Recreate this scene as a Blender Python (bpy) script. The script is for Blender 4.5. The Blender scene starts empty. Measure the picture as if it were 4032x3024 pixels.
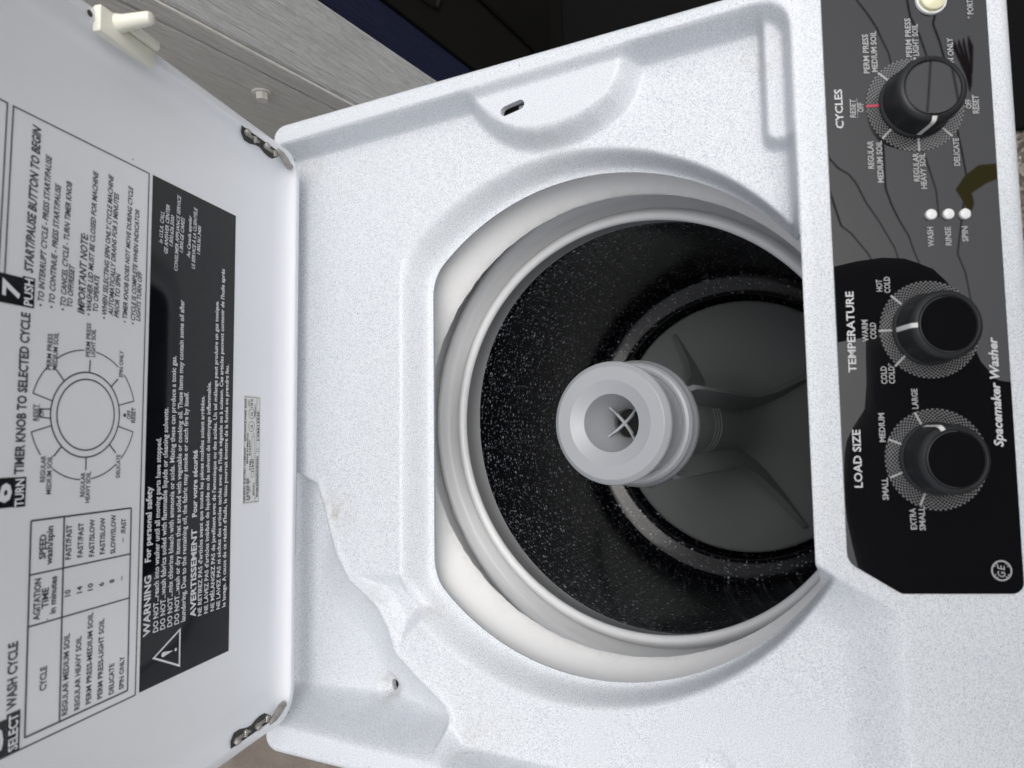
import bpy, bmesh, math, random
import numpy as np
from mathutils import Matrix, Vector
random.seed(7)
rng = np.random.default_rng(7)
S = bpy.context.scene
COL = S.collection
RAD = math.radians

# ------------------------------------------------------------------ camera
CAM = Vector((-0.01442367, -0.21285281, 0.50559268))
ROT = ((-0.01291143, 0.99687147, -0.07797799),
       (-0.88920222, -0.04711465, -0.455082),
       (-0.45733217, 0.06346245, 0.88702864))
cd = bpy.data.cameras.new('camera')
cd.sensor_width = 36.0
cd.lens = 2798.09 / 4032 * 36.0
cd.clip_start = 0.01
cd.clip_end = 500
cd.dof.use_dof = True
cd.dof.focus_distance = 0.70
cd.dof.aperture_fstop = 8.5
cam = bpy.data.objects.new('camera', cd)
m = Matrix(ROT).to_4x4()
m.translation = CAM
cam.matrix_world = m
COL.objects.link(cam)
S.camera = cam

# ------------------------------------------------------------------ light
SUN_EL, SUN_AZ = 69.0, 160.0            # azimuth measured clockwise from +Y
w = bpy.data.worlds.new('World')
S.world = w
w.use_nodes = True
nt = w.node_tree
bg = nt.nodes['Background']
sky = nt.nodes.new('ShaderNodeTexSky')
sky.sky_type = 'NISHITA'
sky.sun_disc = False
sky.sun_elevation = RAD(SUN_EL)
sky.sun_rotation = RAD(SUN_AZ)
sky.air_density = 1.0
sky.dust_density = 5.0
sky.ozone_density = 1.0
hs = nt.nodes.new('ShaderNodeHueSaturation')      # overcast: the cloud layer greys the sky
hs.inputs['Saturation'].default_value = 0.22
nt.links.new(sky.outputs[0], hs.inputs['Color'])
nt.links.new(hs.outputs[0], bg.inputs[0])
bg.inputs[1].default_value = 0.12
sd = bpy.data.lights.new('sun', 'SUN')
sd.energy = 0.85
sd.angle = RAD(50)
sd.color = (1.0, 0.97, 0.93)
sun = bpy.data.objects.new('sun', sd)
az, el = RAD(SUN_AZ), RAD(SUN_EL)
to_sun = Vector((math.sin(az) * math.cos(el), math.cos(az) * math.cos(el), math.sin(el)))
sun.rotation_euler = to_sun.to_track_quat('Z', 'Y').to_euler()
sun.location = (0, 0, 6)
COL.objects.link(sun)
S.view_settings.view_transform = 'Standard'
S.view_settings.look = 'None'
S.view_settings.exposure = 0.38
S.view_settings.gamma = 1.0

# ------------------------------------------------------------------ materials
def mat(name, col=(0.8, 0.8, 0.8), rough=0.5, metal=0.0, spec=0.5, coat=0.0):
    mm = bpy.data.materials.new(name)
    mm.use_nodes = True
    b = mm.node_tree.nodes['Principled BSDF']
    b.inputs['Base Color'].default_value = (*col, 1)
    b.inputs['Roughness'].default_value = rough
    b.inputs['Metallic'].default_value = metal
    b.inputs['Specular IOR Level'].default_value = spec
    b.inputs['Coat Weight'].default_value = coat
    return mm

class NB:
    """small node-building helper"""
    def __init__(s, mm):
        s.t = mm.node_tree
        s.b = s.t.nodes['Principled BSDF']
        s.tc = s.t.nodes.new('ShaderNodeTexCoord')
    def n(s, kind, **kw):
        x = s.t.nodes.new(kind)
        for k, v in kw.items():
            setattr(x, k, v)
        return x
    def l(s, a, b):
        s.t.links.new(a, b)
    def noise(s, scale, detail=2.0, rough=0.5, vec=None):
        x = s.n('ShaderNodeTexNoise')
        x.inputs['Scale'].default_value = scale
        x.inputs['Detail'].default_value = detail
        x.inputs['Roughness'].default_value = rough
        s.l(vec if vec is not None else s.tc.outputs['Object'], x.inputs['Vector'])
        return x.outputs['Fac']
    def ramp(s, fac, stops):
        r = s.n('ShaderNodeValToRGB')
        e = r.color_ramp.elements
        while len(e) < len(stops):
            e.new(0.5)
        for i, (p, c) in enumerate(stops):
            e[i].position = p
            e[i].color = (*c, 1) if len(c) == 3 else c
        s.l(fac, r.inputs[0])
        return r.outputs[0]
    def mix(s, fac, a, b, mode='MIX'):
        x = s.n('ShaderNodeMix', data_type='RGBA', blend_type=mode)
        for sock, v in ((x.inputs[0], fac), (x.inputs[6], a), (x.inputs[7], b)):
            if hasattr(v, 'is_linked'):
                s.l(v, sock)
            else:
                sock.default_value = v if isinstance(v, float) else (*v, 1)
        return x.outputs[2]
    def math(s, op, a, b=0.0):
        x = s.n('ShaderNodeMath', operation=op)
        for i, v in enumerate((a, b)):
            if hasattr(v, 'is_linked'):
                s.l(v, x.inputs[i])
            else:
                x.inputs[i].default_value = v
        return x.outputs[0]
    def bump(s, h, strength=0.3, dist=0.001):
        x = s.n('ShaderNodeBump')
        x.inputs['Strength'].default_value = strength
        x.inputs['Distance'].default_value = dist
        s.l(h, x.inputs['Height'])
        s.l(x.outputs[0], s.b.inputs['Normal'])
    def col(s, c):
        s.l(c, s.b.inputs['Base Color'])
    def rough(s, c):
        s.l(c, s.b.inputs['Roughness'])

BW = (0, 0, 0), (1, 1, 1)

def make_speckle():
    mm = mat('speckled_white_plastic', (0.8, 0.82, 0.85), 0.42)
    q = NB(mm)
    f = q.noise(1450, 1.5, 0.6)
    c = q.ramp(f, [(0.36, (0.39, 0.43, 0.48)), (0.48, (0.665, 0.695, 0.73)), (0.60, (0.74, 0.768, 0.80))])
    # faint grime film and scattered dust motes
    g = q.ramp(q.noise(14, 5, 0.65), [(0.56, (0, 0, 0)), (0.78, (1, 1, 1))])
    c = q.mix(q.math('MULTIPLY', g, 0.12), c, (0.56, 0.53, 0.46))
    for ctr_, rad_, am_ in (((-0.082, 0.255), 0.030, 0.55), ((-0.1605, 0.2180), 0.020, 0.30), ((-0.2485, 0.2135), 0.022, 0.55), ((0.262, 0.285), 0.022, 0.45), ((0.262, -0.150), 0.030, 0.35), ((-0.265, 0.10), 0.035, 0.25), ((-0.1700, 0.150), 0.025, 0.22)):
        vm = q.n('ShaderNodeVectorMath', operation='DISTANCE')
        cz = q.n('ShaderNodeCombineXYZ')
        sx = q.n('ShaderNodeSeparateXYZ')
        q.l(q.tc.outputs['Object'], sx.inputs[0])
        q.l(sx.outputs[0], cz.inputs[0]); q.l(sx.outputs[1], cz.inputs[1])
        q.l(cz.outputs[0], vm.inputs[0])
        vm.inputs[1].default_value = (*ctr_, 0)
        fall = q.ramp(q.math('DIVIDE', vm.outputs['Value'], rad_), [(0.1, (1, 1, 1)), (1.0, (0, 0, 0))])
        pat = q.ramp(q.noise(120, 5, 0.7), [(0.42, (0, 0, 0)), (0.68, (1, 1, 1))])
        c = q.mix(q.math('MULTIPLY', q.math('MULTIPLY', fall, pat), am_), c, (0.34, 0.29, 0.22))
    v = q.n('ShaderNodeTexVoronoi')
    v.inputs['Scale'].default_value = 34
    q.l(q.tc.outputs['Object'], v.inputs['Vector'])
    dots = q.ramp(v.outputs['Distance'], [(0.018, (1, 1, 1)), (0.028, (0, 0, 0))])
    pick = q.n('ShaderNodeSeparateColor')
    q.l(v.outputs['Color'], pick.inputs[0])
    sel = q.math('GREATER_THAN', pick.outputs[0], 0.62)
    c = q.mix(q.math('MULTIPLY', q.math('MULTIPLY', dots, sel), 0.7), c, (0.10, 0.09, 0.07))
    q.col(c)
    q.bump(f, 0.12, 0.0004)
    return mm

def make_lid_enamel():
    mm = mat('white_lid_enamel', (0.70, 0.73, 0.79), 0.22)
    q = NB(mm)
    g = q.ramp(q.noise(9, 6, 0.7), [(0.50, (0, 0, 0)), (0.90, (1, 1, 1))])
    c = q.mix(q.math('MULTIPLY', g, 0.10), (0.83, 0.85, 0.885), (0.66, 0.64, 0.58))
    v = q.n('ShaderNodeTexVoronoi')
    v.inputs['Scale'].default_value = 26
    q.l(q.tc.outputs['Object'], v.inputs['Vector'])
    dots = q.ramp(v.outputs['Distance'], [(0.014, (1, 1, 1)), (0.022, (0, 0, 0))])
    pick = q.n('ShaderNodeSeparateColor')
    q.l(v.outputs['Color'], pick.inputs[0])
    sel = q.math('GREATER_THAN', pick.outputs[0], 0.80)
    c = q.mix(q.math('MULTIPLY', q.math('MULTIPLY', dots, sel), 0.7), c, (0.10, 0.09, 0.10))
    q.col(c)
    q.rough(q.ramp(q.noise(6, 4), [(0.2, (0.22,) * 3), (0.8, (0.27,) * 3)]))
    return mm

def make_cover_white():
    mm = mat('white_tub_cover', (0.80, 0.80, 0.80), 0.5)
    q = NB(mm)
    g = q.ramp(q.noise(30, 6, 0.7), [(0.55, (0, 0, 0)), (0.78, (1, 1, 1))])
    c = q.mix(q.math('MULTIPLY', g, 0.03), (0.87, 0.87, 0.865), (0.56, 0.50, 0.42))
    se = q.n('ShaderNodeSeparateXYZ')
    q.l(q.tc.outputs['Object'], se.inputs[0])
    edge = q.n('ShaderNodeMapRange')
    edge.inputs['From Min'].default_value = 0.7705
    edge.inputs['From Max'].default_value = 0.7590
    q.l(se.outputs[2], edge.inputs['Value'])
    ep = q.ramp(q.noise(85, 6, 0.8), [(0.50, (0, 0, 0)), (0.62, (1, 1, 1))])
    c = q.mix(q.math('MULTIPLY', q.math('MULTIPLY', edge.outputs[0], ep), 0.15), c, (0.42, 0.37, 0.29))
    s1 = q.ramp(q.noise(160, 3, 0.7), [(0.66, (0, 0, 0)), (0.74, (1, 1, 1))])
    c = q.mix(q.math('MULTIPLY', s1, 0.10), c, (0.35, 0.31, 0.26))
    q.col(c)
    q.bump(q.noise(300, 3), 0.08, 0.0006)
    return mm

def make_enamel():
    mm = mat('speckled_black_enamel', (0.006, 0.007, 0.010), 0.13, spec=0.45)
    q = NB(mm)
    c = None
    for sc, lo, hi, pk, k in ((185, 0.22, 0.32, 0.42, 0.38), (330, 0.28, 0.40, 0.48, 0.22), (110, 0.13, 0.22, 0.55, 0.62)):
        v = q.n('ShaderNodeTexVoronoi')
        v.inputs['Scale'].default_value = sc
        v.inputs['Randomness'].default_value = 1.0
        q.l(q.tc.outputs['Object'], v.inputs['Vector'])
        d = q.ramp(v.outputs['Distance'], [(lo, (1, 1, 1)), (hi, (0, 0, 0))])
        sp = q.n('ShaderNodeSeparateColor')
        q.l(v.outputs['Color'], sp.inputs[0])
        # fewer, smaller flecks towards the basket floor, as the enamel was sprayed
        se = q.n('ShaderNodeSeparateXYZ')
        q.l(q.tc.outputs['Object'], se.inputs[0])
        mr = q.n('ShaderNodeMapRange')
        mr.inputs['From Min'].default_value = 0.62
        mr.inputs['From Max'].default_value = 0.22
        mr.inputs['To Min'].default_value = pk
        mr.inputs['To Max'].default_value = pk + 0.36
        q.l(se.outputs[2], mr.inputs['Value'])
        sel = q.math('GREATER_THAN', sp.outputs[0], mr.outputs[0])
        one = q.math('MULTIPLY', q.math('MULTIPLY', d, sel), k)
        one = q.math('MULTIPLY', one, q.math('ADD', sp.outputs[1], 0.3))
        c = one if c is None else q.math('MAXIMUM', c, one)
    q.col(q.mix(c, (0.002, 0.0025, 0.0045), (0.85, 0.90, 1.0)))
    q.bump(q.noise(40, 2), 0.10, 0.001)
    return mm

def make_wood(name, a, b):
    mm = mat(name, a, 0.6)
    q = NB(mm)
    mp = q.n('ShaderNodeMapping')
    mp.inputs['Scale'].default_value = (1.0, 1.0, 0.06)
    q.l(q.tc.outputs['Object'], mp.inputs['Vector'])
    f = q.noise(190, 5, 0.6, mp.outputs[0])
    f2 = q.noise(60, 3, 0.5, mp.outputs[0])
    q.col(q.ramp(f, [(0.25, b), (0.55, a)]))
    q.bump(q.math('ADD', f, f2), 1.0, 0.010)
    return mm

def make_ground():
    mm = mat('aggregate_ground', (0.1, 0.09, 0.08), 0.9)
    q = NB(mm)
    v = q.n('ShaderNodeTexVoronoi')
    v.inputs['Scale'].default_value = 170
    q.l(q.tc.outputs['Object'], v.inputs['Vector'])
    sp = q.n('ShaderNodeSeparateColor')
    q.l(v.outputs['Color'], sp.inputs[0])
    peb = q.ramp(sp.outputs[0], [(0.0, (0.05, 0.043, 0.036)), (0.6, (0.12, 0.105, 0.088)), (0.93, (0.22, 0.20, 0.17)), (1.0, (0.5, 0.46, 0.4))])
    dirt = q.ramp(q.noise(6, 5, 0.6), [(0.35, (0.12, 0.10, 0.082)), (0.65, (0.19, 0.165, 0.14))])
    se = q.n('ShaderNodeSeparateXYZ')
    q.l(q.tc.outputs['Object'], se.inputs[0])
    side = q.ramp(q.math('ADD', se.outputs[0], 0.5), [(0.30, (0, 0, 0)), (0.45, (1, 1, 1))])
    q.col(q.mix(side, dirt, peb))
    q.bump(v.outputs['Distance'], 0.6, 0.004)
    return mm

def make_halftone():
    mm = mat('halftone_print', (0.01, 0.01, 0.011), 0.10)
    q = NB(mm)
    ck = q.n('ShaderNodeTexChecker')
    ck.inputs['Scale'].default_value = 1.0
    ck.inputs['Color1'].default_value = (0.15, 0.153, 0.157, 1)
    ck.inputs['Color2'].default_value = (0.012, 0.012, 0.013, 1)
    q.l(q.tc.outputs['UV'], ck.inputs['Vector'])
    q.col(ck.outputs[0])
    return mm

def make_rusty():
    mm = mat('corroded_zinc', (0.22, 0.21, 0.20), 0.55, 0.5)
    q = NB(mm)
    f = q.noise(110, 4, 0.6)
    q.col(q.ramp(f, [(0.3, (0.24, 0.225, 0.205)), (0.5, (0.36, 0.34, 0.315)), (0.75, (0.50, 0.475, 0.44))]))
    q.bump(f, 0.3, 0.0006)
    return mm

M = dict(
    speckle=make_speckle(), lid=make_lid_enamel(), cover=make_cover_white(), enamel=make_enamel(),
    ring=mat('grey_white_ring_plastic', (0.83, 0.84, 0.85), 0.25),
    cabinet=mat('cabinet_enamel', (0.75, 0.77, 0.80), 0.3),
    cap=mat('pale_grey_cap_plastic', (0.35, 0.365, 0.385), 0.30),
    agit=mat('grey_agitator_plastic', (0.25, 0.262, 0.268), 0.34),
    inside=mat('dark_interior', (0.012, 0.011, 0.009), 0.8),
    acrylic=mat('black_acrylic', (0.006, 0.006, 0.007), 0.012, spec=0.9),
    knob=mat('black_knob_plastic', (0.012, 0.013, 0.015), 0.42),
    knobcap=mat('gloss_black_insert', (0.006, 0.006, 0.007), 0.02, spec=1.0),
    white_ink=mat('white_ink', (0.55, 0.56, 0.57), 0.3),
    dim_ink=mat('pale_grey_ink', (0.36, 0.365, 0.37), 0.3),
    pointer=mat('white_pointer_paint', (0.72, 0.72, 0.70), 0.4),
    red_ink=mat('red_ink', (0.50, 0.045, 0.09), 0.3),
    dark_ink=mat('dark_grey_ink', (0.055, 0.055, 0.075), 0.4),
    black_ink=mat('black_ink', (0.006, 0.006, 0.008), 0.25),
    decal=mat('gloss_black_decal', (0.006, 0.007, 0.009), 0.06, spec=0.22),
    decal_text=mat('decal_white_text', (0.78, 0.80, 0.82), 0.3),
    plate=mat('silver_foil_label', (0.72, 0.73, 0.71), 0.35),
    ivory=mat('ivory_plastic', (0.82, 0.81, 0.71), 0.35),
    lens=mat('white_lens', (0.75, 0.76, 0.76), 0.25),
    btn=mat('cream_button', (0.72, 0.70, 0.48), 0.3),
    zinc=make_rusty(), steel=mat('steel_screw', (0.45, 0.43, 0.40), 0.35, 0.9),
    slot=mat('recess_shade_fill', (0.05, 0.048, 0.043), 0.8),  # dark colour stands for the shade inside small recesses
    wood=make_wood('cream_painted_wood', (0.76, 0.74, 0.69), (0.70, 0.685, 0.635)), wood2=make_wood('greyer_post_wood', (0.52, 0.52, 0.515), (0.46, 0.465, 0.46)),  # post core is greyer and darker than its boards
    blue=make_wood('navy_painted_board', (0.003, 0.007, 0.036), (0.003, 0.006, 0.028)),
    blackp=mat('black_moulded_plastic', (0.006, 0.0056, 0.0048), 0.6, spec=0.2),
    rubber=mat('black_foot_and_sheet', (0.004, 0.004, 0.004), 0.9, spec=0.1),
    ground=make_ground(), halftone=make_halftone(),
    cloth=mat('black_jacket_cloth', (0.010, 0.010, 0.012), 0.85),
    skin=mat('skin', (0.42, 0.24, 0.17), 0.5),
    hair=mat('dark_hair', (0.02, 0.012, 0.008), 0.5),
    jeans=mat('dark_denim', (0.02, 0.03, 0.06), 0.85),
    bark=mat('dark_bark', (0.03, 0.026, 0.022), 0.9),
    leafy=mat('yellow_leaf', (0.95, 0.80, 0.05), 0.5),
    leafr=mat('dark_red_leaf', (0.16, 0.03, 0.035), 0.5),
    paintchip=mat('white_bolt_paint', (0.72, 0.70, 0.64), 0.45),
)

# ------------------------------------------------------------------ object helpers
def to_mesh(name, verts, faces, smooth=True):
    me = bpy.data.meshes.new(name)
    me.from_pydata([tuple(map(float, v)) for v in verts], [], [tuple(int(i) for i in f) for f in faces])
    me.validate(clean_customdata=False)
    if smooth:
        me.polygons.foreach_set('use_smooth', [True] * len(me.polygons))
    me.update()
    return me

ROOTS = {}
def link(name, me, material, parent=None, smooth_angle=None):
    o = bpy.data.objects.new(name, me)
    COL.objects.link(o)
    if material is not None and not me.materials:
        me.materials.append(material)
    if parent is not None:
        o.parent = parent
    return o

def thing(name, label, cat, loc=(0, 0, 0), group=None):
    o = bpy.data.objects.new(name, None)
    COL.objects.link(o)
    o.empty_display_size = 0.05
    o.location = loc
    tag(o, label, cat, group)
    return o

def tag(o, label, cat, group=None):
    o['label'] = label
    o['category'] = cat
    if group:
        o['group'] = group

class G:
    """collects geometry in one mesh"""
    def __init__(s):
        s.v, s.f = [], []
    def add(s, vs, fs):
        b = len(s.v)
        s.v += [tuple(v) for v in vs]
        s.f += [tuple(i + b for i in f) for f in fs]
    def box(s, lo, hi, bev=0.0):
        bm = bmesh.new()
        bmesh.ops.create_cube(bm, size=1)
        for v in bm.verts:
            v.co = Vector([lo[i] + (v.co[i] + 0.5) * (hi[i] - lo[i]) for i in range(3)])
        if bev:
            bmesh.ops.bevel(bm, geom=list(bm.edges), offset=bev, segments=2, profile=0.5, affect='EDGES')
        s.bm(bm)
    def bm(s, bm):
        bm.verts.index_update()
        s.add([v.co[:] for v in bm.verts], [[v.index for v in f.verts] for f in bm.faces])
        bm.free()
    def lathe(s, prof, n=96, oval=0.0, ph=0.0, close=False, wob=None):
        vs, fs = [], []
        k = len(prof)
        for j in range(n):
            a = 2 * math.pi * j / n
            for i, (r, z) in enumerate(prof):
                rr = r * (1 + oval * math.sin(2 * a + ph))
                zz = z + (wob(a, i) if wob else 0.0)
                vs.append((rr * math.cos(a), rr * math.sin(a), zz))
        for j in range(n):
            j2 = (j + 1) % n
            for i in range(k - 1):
                fs.append((j * k + i, j2 * k + i, j2 * k + i + 1, j * k + i + 1))
        s.add(vs, fs)
    def tube(s, pts, rad, n=8):
        pts = [Vector(p) for p in pts]
        rads = rad if isinstance(rad, (list, tuple)) else [rad] * len(pts)
        vs, fs = [], []
        up = Vector((0.31, 0.22, 0.92))
        for i, p in enumerate(pts):
            d = (pts[min(i + 1, len(pts) - 1)] - pts[max(i - 1, 0)]).normalized()
            x = d.cross(up)
            if x.length < 1e-4:
                x = d.cross(Vector((1, 0, 0)))
            x.normalize()
            y = d.cross(x)
            for j in range(n):
                a = 2 * math.pi * j / n
                vs.append(p + (x * math.cos(a) + y * math.sin(a)) * rads[i])
        for i in range(len(pts) - 1):
            for j in range(n):
                j2 = (j + 1) % n
                fs.append((i * n + j, i * n + j2, (i + 1) * n + j2, (i + 1) * n + j))
        fs.append(tuple(reversed(range(n))))
        fs.append(tuple((len(pts) - 1) * n + j for j in range(n)))
        s.add(vs, fs)
    def prism(s, poly, z0, z1):
        n = len(poly)
        vs = [(x, y, z0) for x, y in poly] + [(x, y, z1) for x, y in poly]
        fs = [tuple(reversed(range(n))), tuple(range(n, 2 * n))]
        fs += [(i, (i + 1) % n, n + (i + 1) % n, n + i) for i in range(n)]
        s.add(vs, fs)
    def quadline(s, p, q, wd, z=0.0):
        """flat bar in the xy plane"""
        p, q = Vector(p[:2]), Vector(q[:2])
        d = (q - p).normalized()
        n = Vector((-d.y, d.x)) * wd / 2
        s.add([(*(p - n), z), (*(q - n), z), (*(q + n), z), (*(p + n), z)], [(0, 1, 2, 3)])
    def arc(s, c, r0, r1, a0, a1, n=40, z=0.0):
        vs, fs = [], []
        for i in range(n + 1):
            a = a0 + (a1 - a0) * i / n
            vs += [(c[0] + r0 * math.cos(a), c[1] + r0 * math.sin(a), z), (c[0] + r1 * math.cos(a), c[1] + r1 * math.sin(a), z)]
        for i in range(n):
            fs.append((2 * i, 2 * i + 1, 2 * i + 3, 2 * i + 2))
        s.add(vs, fs)
    def build(s, name, material, parent=None, T=None, smooth=True, sharp=None):
        v = s.v
        if T is not None:
            v = [(T @ Vector(p))[:] for p in v]
        me = to_mesh(name, v, s.f, smooth)
        if sharp:
            me.set_sharp_from_angle(angle=RAD(sharp))
        return link(name, me, material, parent)

def smooth01(t):
    t = np.clip(t, 0, 1)
    return t * t * (3 - 2 * t)

def rounded_poly(pts, radii, seg=6):
    """round the corners of a 2D polygon"""
    out = []
    n = len(pts)
    for i in range(n):
        p, a, b = Vector(pts[i]), Vector(pts[i - 1]), Vector(pts[(i + 1) % n])
        r = radii[i] if isinstance(radii, (list, tuple)) else radii
        if r <= 0:
            out.append(tuple(p)); continue
        u, v = (a - p).normalized(), (b - p).normalized()
        ang = math.acos(max(-1, min(1, u.dot(v))))
        t = r / math.tan(ang / 2)
        c = p + (u + v).normalized() * (r / math.sin(ang / 2))
        p0, p1 = p + u * t, p + v * t
        a0 = math.atan2(p0.y - c.y, p0.x - c.x)
        a1 = math.atan2(p1.y - c.y, p1.x - c.x)
        da = (a1 - a0 + math.pi) % (2 * math.pi) - math.pi
        for k in range(seg + 1):
            q = a0 + da * k / seg
            out.append((c.x + r * math.cos(q), c.y + r * math.sin(q)))
    return out

def sd_poly(X, Y, poly):
    """signed distance to polygon, negative inside"""
    P = np.array(poly)
    d = np.full(X.shape, 1e9)
    sgn = np.ones(X.shape)
    j = len(P) - 1
    for i in range(len(P)):
        ex, ey = P[j] - P[i]
        wx, wy = X - P[i, 0], Y - P[i, 1]
        t = np.clip((wx * ex + wy * ey) / (ex * ex + ey * ey + 1e-18), 0, 1)
        bx, by = wx - ex * t, wy - ey * t
        d = np.minimum(d, bx * bx + by * by)
        c1, c2, c3 = Y >= P[i, 1], Y < P[j, 1], ex * wy > ey * wx
        flip = (c1 & c2 & c3) | (~c1 & ~c2 & ~c3)
        sgn = np.where(flip, -sgn, sgn)
        j = i
    return sgn * np.sqrt(d)

def smax(a, b, k):
    h = np.clip(0.5 + 0.5 * (a - b) / k, 0, 1)
    return b + (a - b) * h + k * h * (1 - h)

# ------------------------------------------------------------------ text
TEXT_JOBS = []
def text_geo(body, size=1.0, shear=0.0, bold=0.0, res=2):
    cu = bpy.data.curves.new('print', 'FONT')
    cu.body = body
    cu.size = size
    cu.shear = shear
    cu.offset = bold
    cu.resolution_u = res
    ob = bpy.data.objects.new('print', cu)
    COL.objects.link(ob)
    return ob

def make_prints(jobs):
    """jobs: {key: [(body, start, end, capheight, shear, bold)]} in mm -> {key: G} in metres, flat at z=0"""
    objs = []
    ref = text_geo('H')
    for key, lines in jobs.items():
        for ln in lines:
            objs.append((key, ln, text_geo(ln[0], 1.0, ln[4], ln[5])))
    bpy.context.view_layer.update()
    dg = bpy.context.evaluated_depsgraph_get()
    me = ref.evaluated_get(dg).to_mesh()
    cap = max(v.co.y for v in me.vertices)
    out = {}
    for key, ln, ob in objs:
        ev = ob.evaluated_get(dg)
        me = ev.to_mesh()
        n = len(me.vertices)
        g = out.setdefault(key, G())
        if n:
            co = np.empty(n * 3); me.vertices.foreach_get('co', co); co = co.reshape(-1, 3)
            a, b = np.array(ln[1]) / 1000, np.array(ln[2]) / 1000
            d = b - a
            L = np.hypot(*d); d = d / L
            x0, x1 = co[:, 0].min(), co[:, 0].max()
            xs = (co[:, 0] - x0) * L / (x1 - x0)
            ys = co[:, 1] * ln[3] / 1000 / cap
            P = a + xs[:, None] * d + ys[:, None] * np.array((-d[1], d[0]))
            g.add([(p[0], p[1], 0.0) for p in P], [tuple(p.vertices) for p in me.polygons])
        ev.to_mesh_clear()
    cus = [o.data for _, _, o in objs] + [ref.data]
    for _, _, o in objs:
        bpy.data.objects.remove(o)
    bpy.data.objects.remove(ref)
    for c in cus:
        bpy.data.curves.remove(c)
    return out

# ------------------------------------------------------------------ the washing machine: top cover as one moulded sheet
GROUND_Z = -0.86
washer = thing('washing_machine', 'white speckled top loading washing machine with its lid standing open', 'washing machine', (0, 0, GROUND_Z))
WT = Matrix.Translation((0, 0, -GROUND_Z))      # world -> washer local

D = -0.030                                       # deck level below the rim
ZE = -0.053                                      # level of the opening's edge
TAN = math.tan(RAD(25))
YR = -0.173                                      # ridge of the console

OUTER = rounded_poly([(-0.303, -0.3055), (0.303, -0.3055), (0.303, 0.314), (0.284, 0.314), (0.280, 0.328), (-0.280, 0.328), (-0.284, 0.314), (-0.303, 0.314)], [0.016, 0.016, 0.014, 0.003, 0.003, 0.003, 0.003, 0.014], 8)
WELL = ([(0.2790, 0.45)] +
        rounded_poly([(0.2790, 0.45), (0.2915, YR), (-0.0975, YR)], [0, 0.023, 0], 10)[1:-1] +
        [(-0.0975, YR), (-0.107, -0.187), (-0.126, -0.2165), (-0.132, -0.2215), (-0.2860, -0.2225), (-0.2760, 0.45)])
BOSS = [(0.300, 0.083), (0.281, 0.083), (0.272, 0.076), (0.263, 0.0675), (0.254, 0.0565), (0.247, 0.043), (0.2435, 0.028), (0.243, 0.012), (0.245, -0.005), (0.250, -0.020), (0.258, -0.034), (0.268, -0.041), (0.281, -0.045), (0.300, -0.045)]
LEDGE = rounded_poly([(0.197, -0.1535), (0.32, -0.1535), (0.32, -0.20), (0.197, -0.20)], [0.006, 0, 0, 0], 5)
RECESS = [(-0.020, 0.36), (-0.055, 0.278), (-0.078, 0.268), (-0.100, 0.261), (-0.124, 0.251), (-0.146, 0.236), (-0.156, 0.219), (-0.168, 0.203), (-0.187, 0.191), (-0.204, 0.185),
          (-0.222, 0.162), (-0.234, 0.144), (-0.243, 0.132), (-0.251, 0.1275), (-0.40, 0.1275), (-0.40, 0.36)]
SPILL = [(-0.140, 0.226), (-0.138, 0.205), (-0.136, 0.180), (-0.163, 0.150), (-0.176, 0.160), (-0.192, 0.178), (-0.180, 0.188), (-0.164, 0.198), (-0.152, 0.214)]
HOLE = (-0.2485, 0.2135)
SLOT = ((0.2645, 0.0405), (0.2620, 0.0545), 0.0042)

def f_open(X, Y):
    return smax(np.hypot(X, Y + 0.001) - 0.2098, Y - 0.1565, 0.012)
def f_cut(X, Y):
    # the console's straight back edge closes the front of the opening
    return np.maximum(f_open(X, Y), YR + 0.0004 - Y)
def f_crest(X, Y):
    return smax(np.hypot(X, Y - 0.016) - 0.2265, Y - 0.1795, 0.014)
def f_slot(X, Y):
    (ax, ay), (bx, by), r = SLOT
    t = np.clip(((X - ax) * (bx - ax) + (Y - ay) * (by - ay)) / ((bx - ax) ** 2 + (by - ay) ** 2), 0, 1)
    return np.hypot(X - ax - t * (bx - ax), Y - ay - t * (by - ay)) - r
def f_hole(X, Y):
    return np.hypot((X - HOLE[0]) / 1.0, (Y - HOLE[1]) / 0.75) - 0.0052

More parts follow.
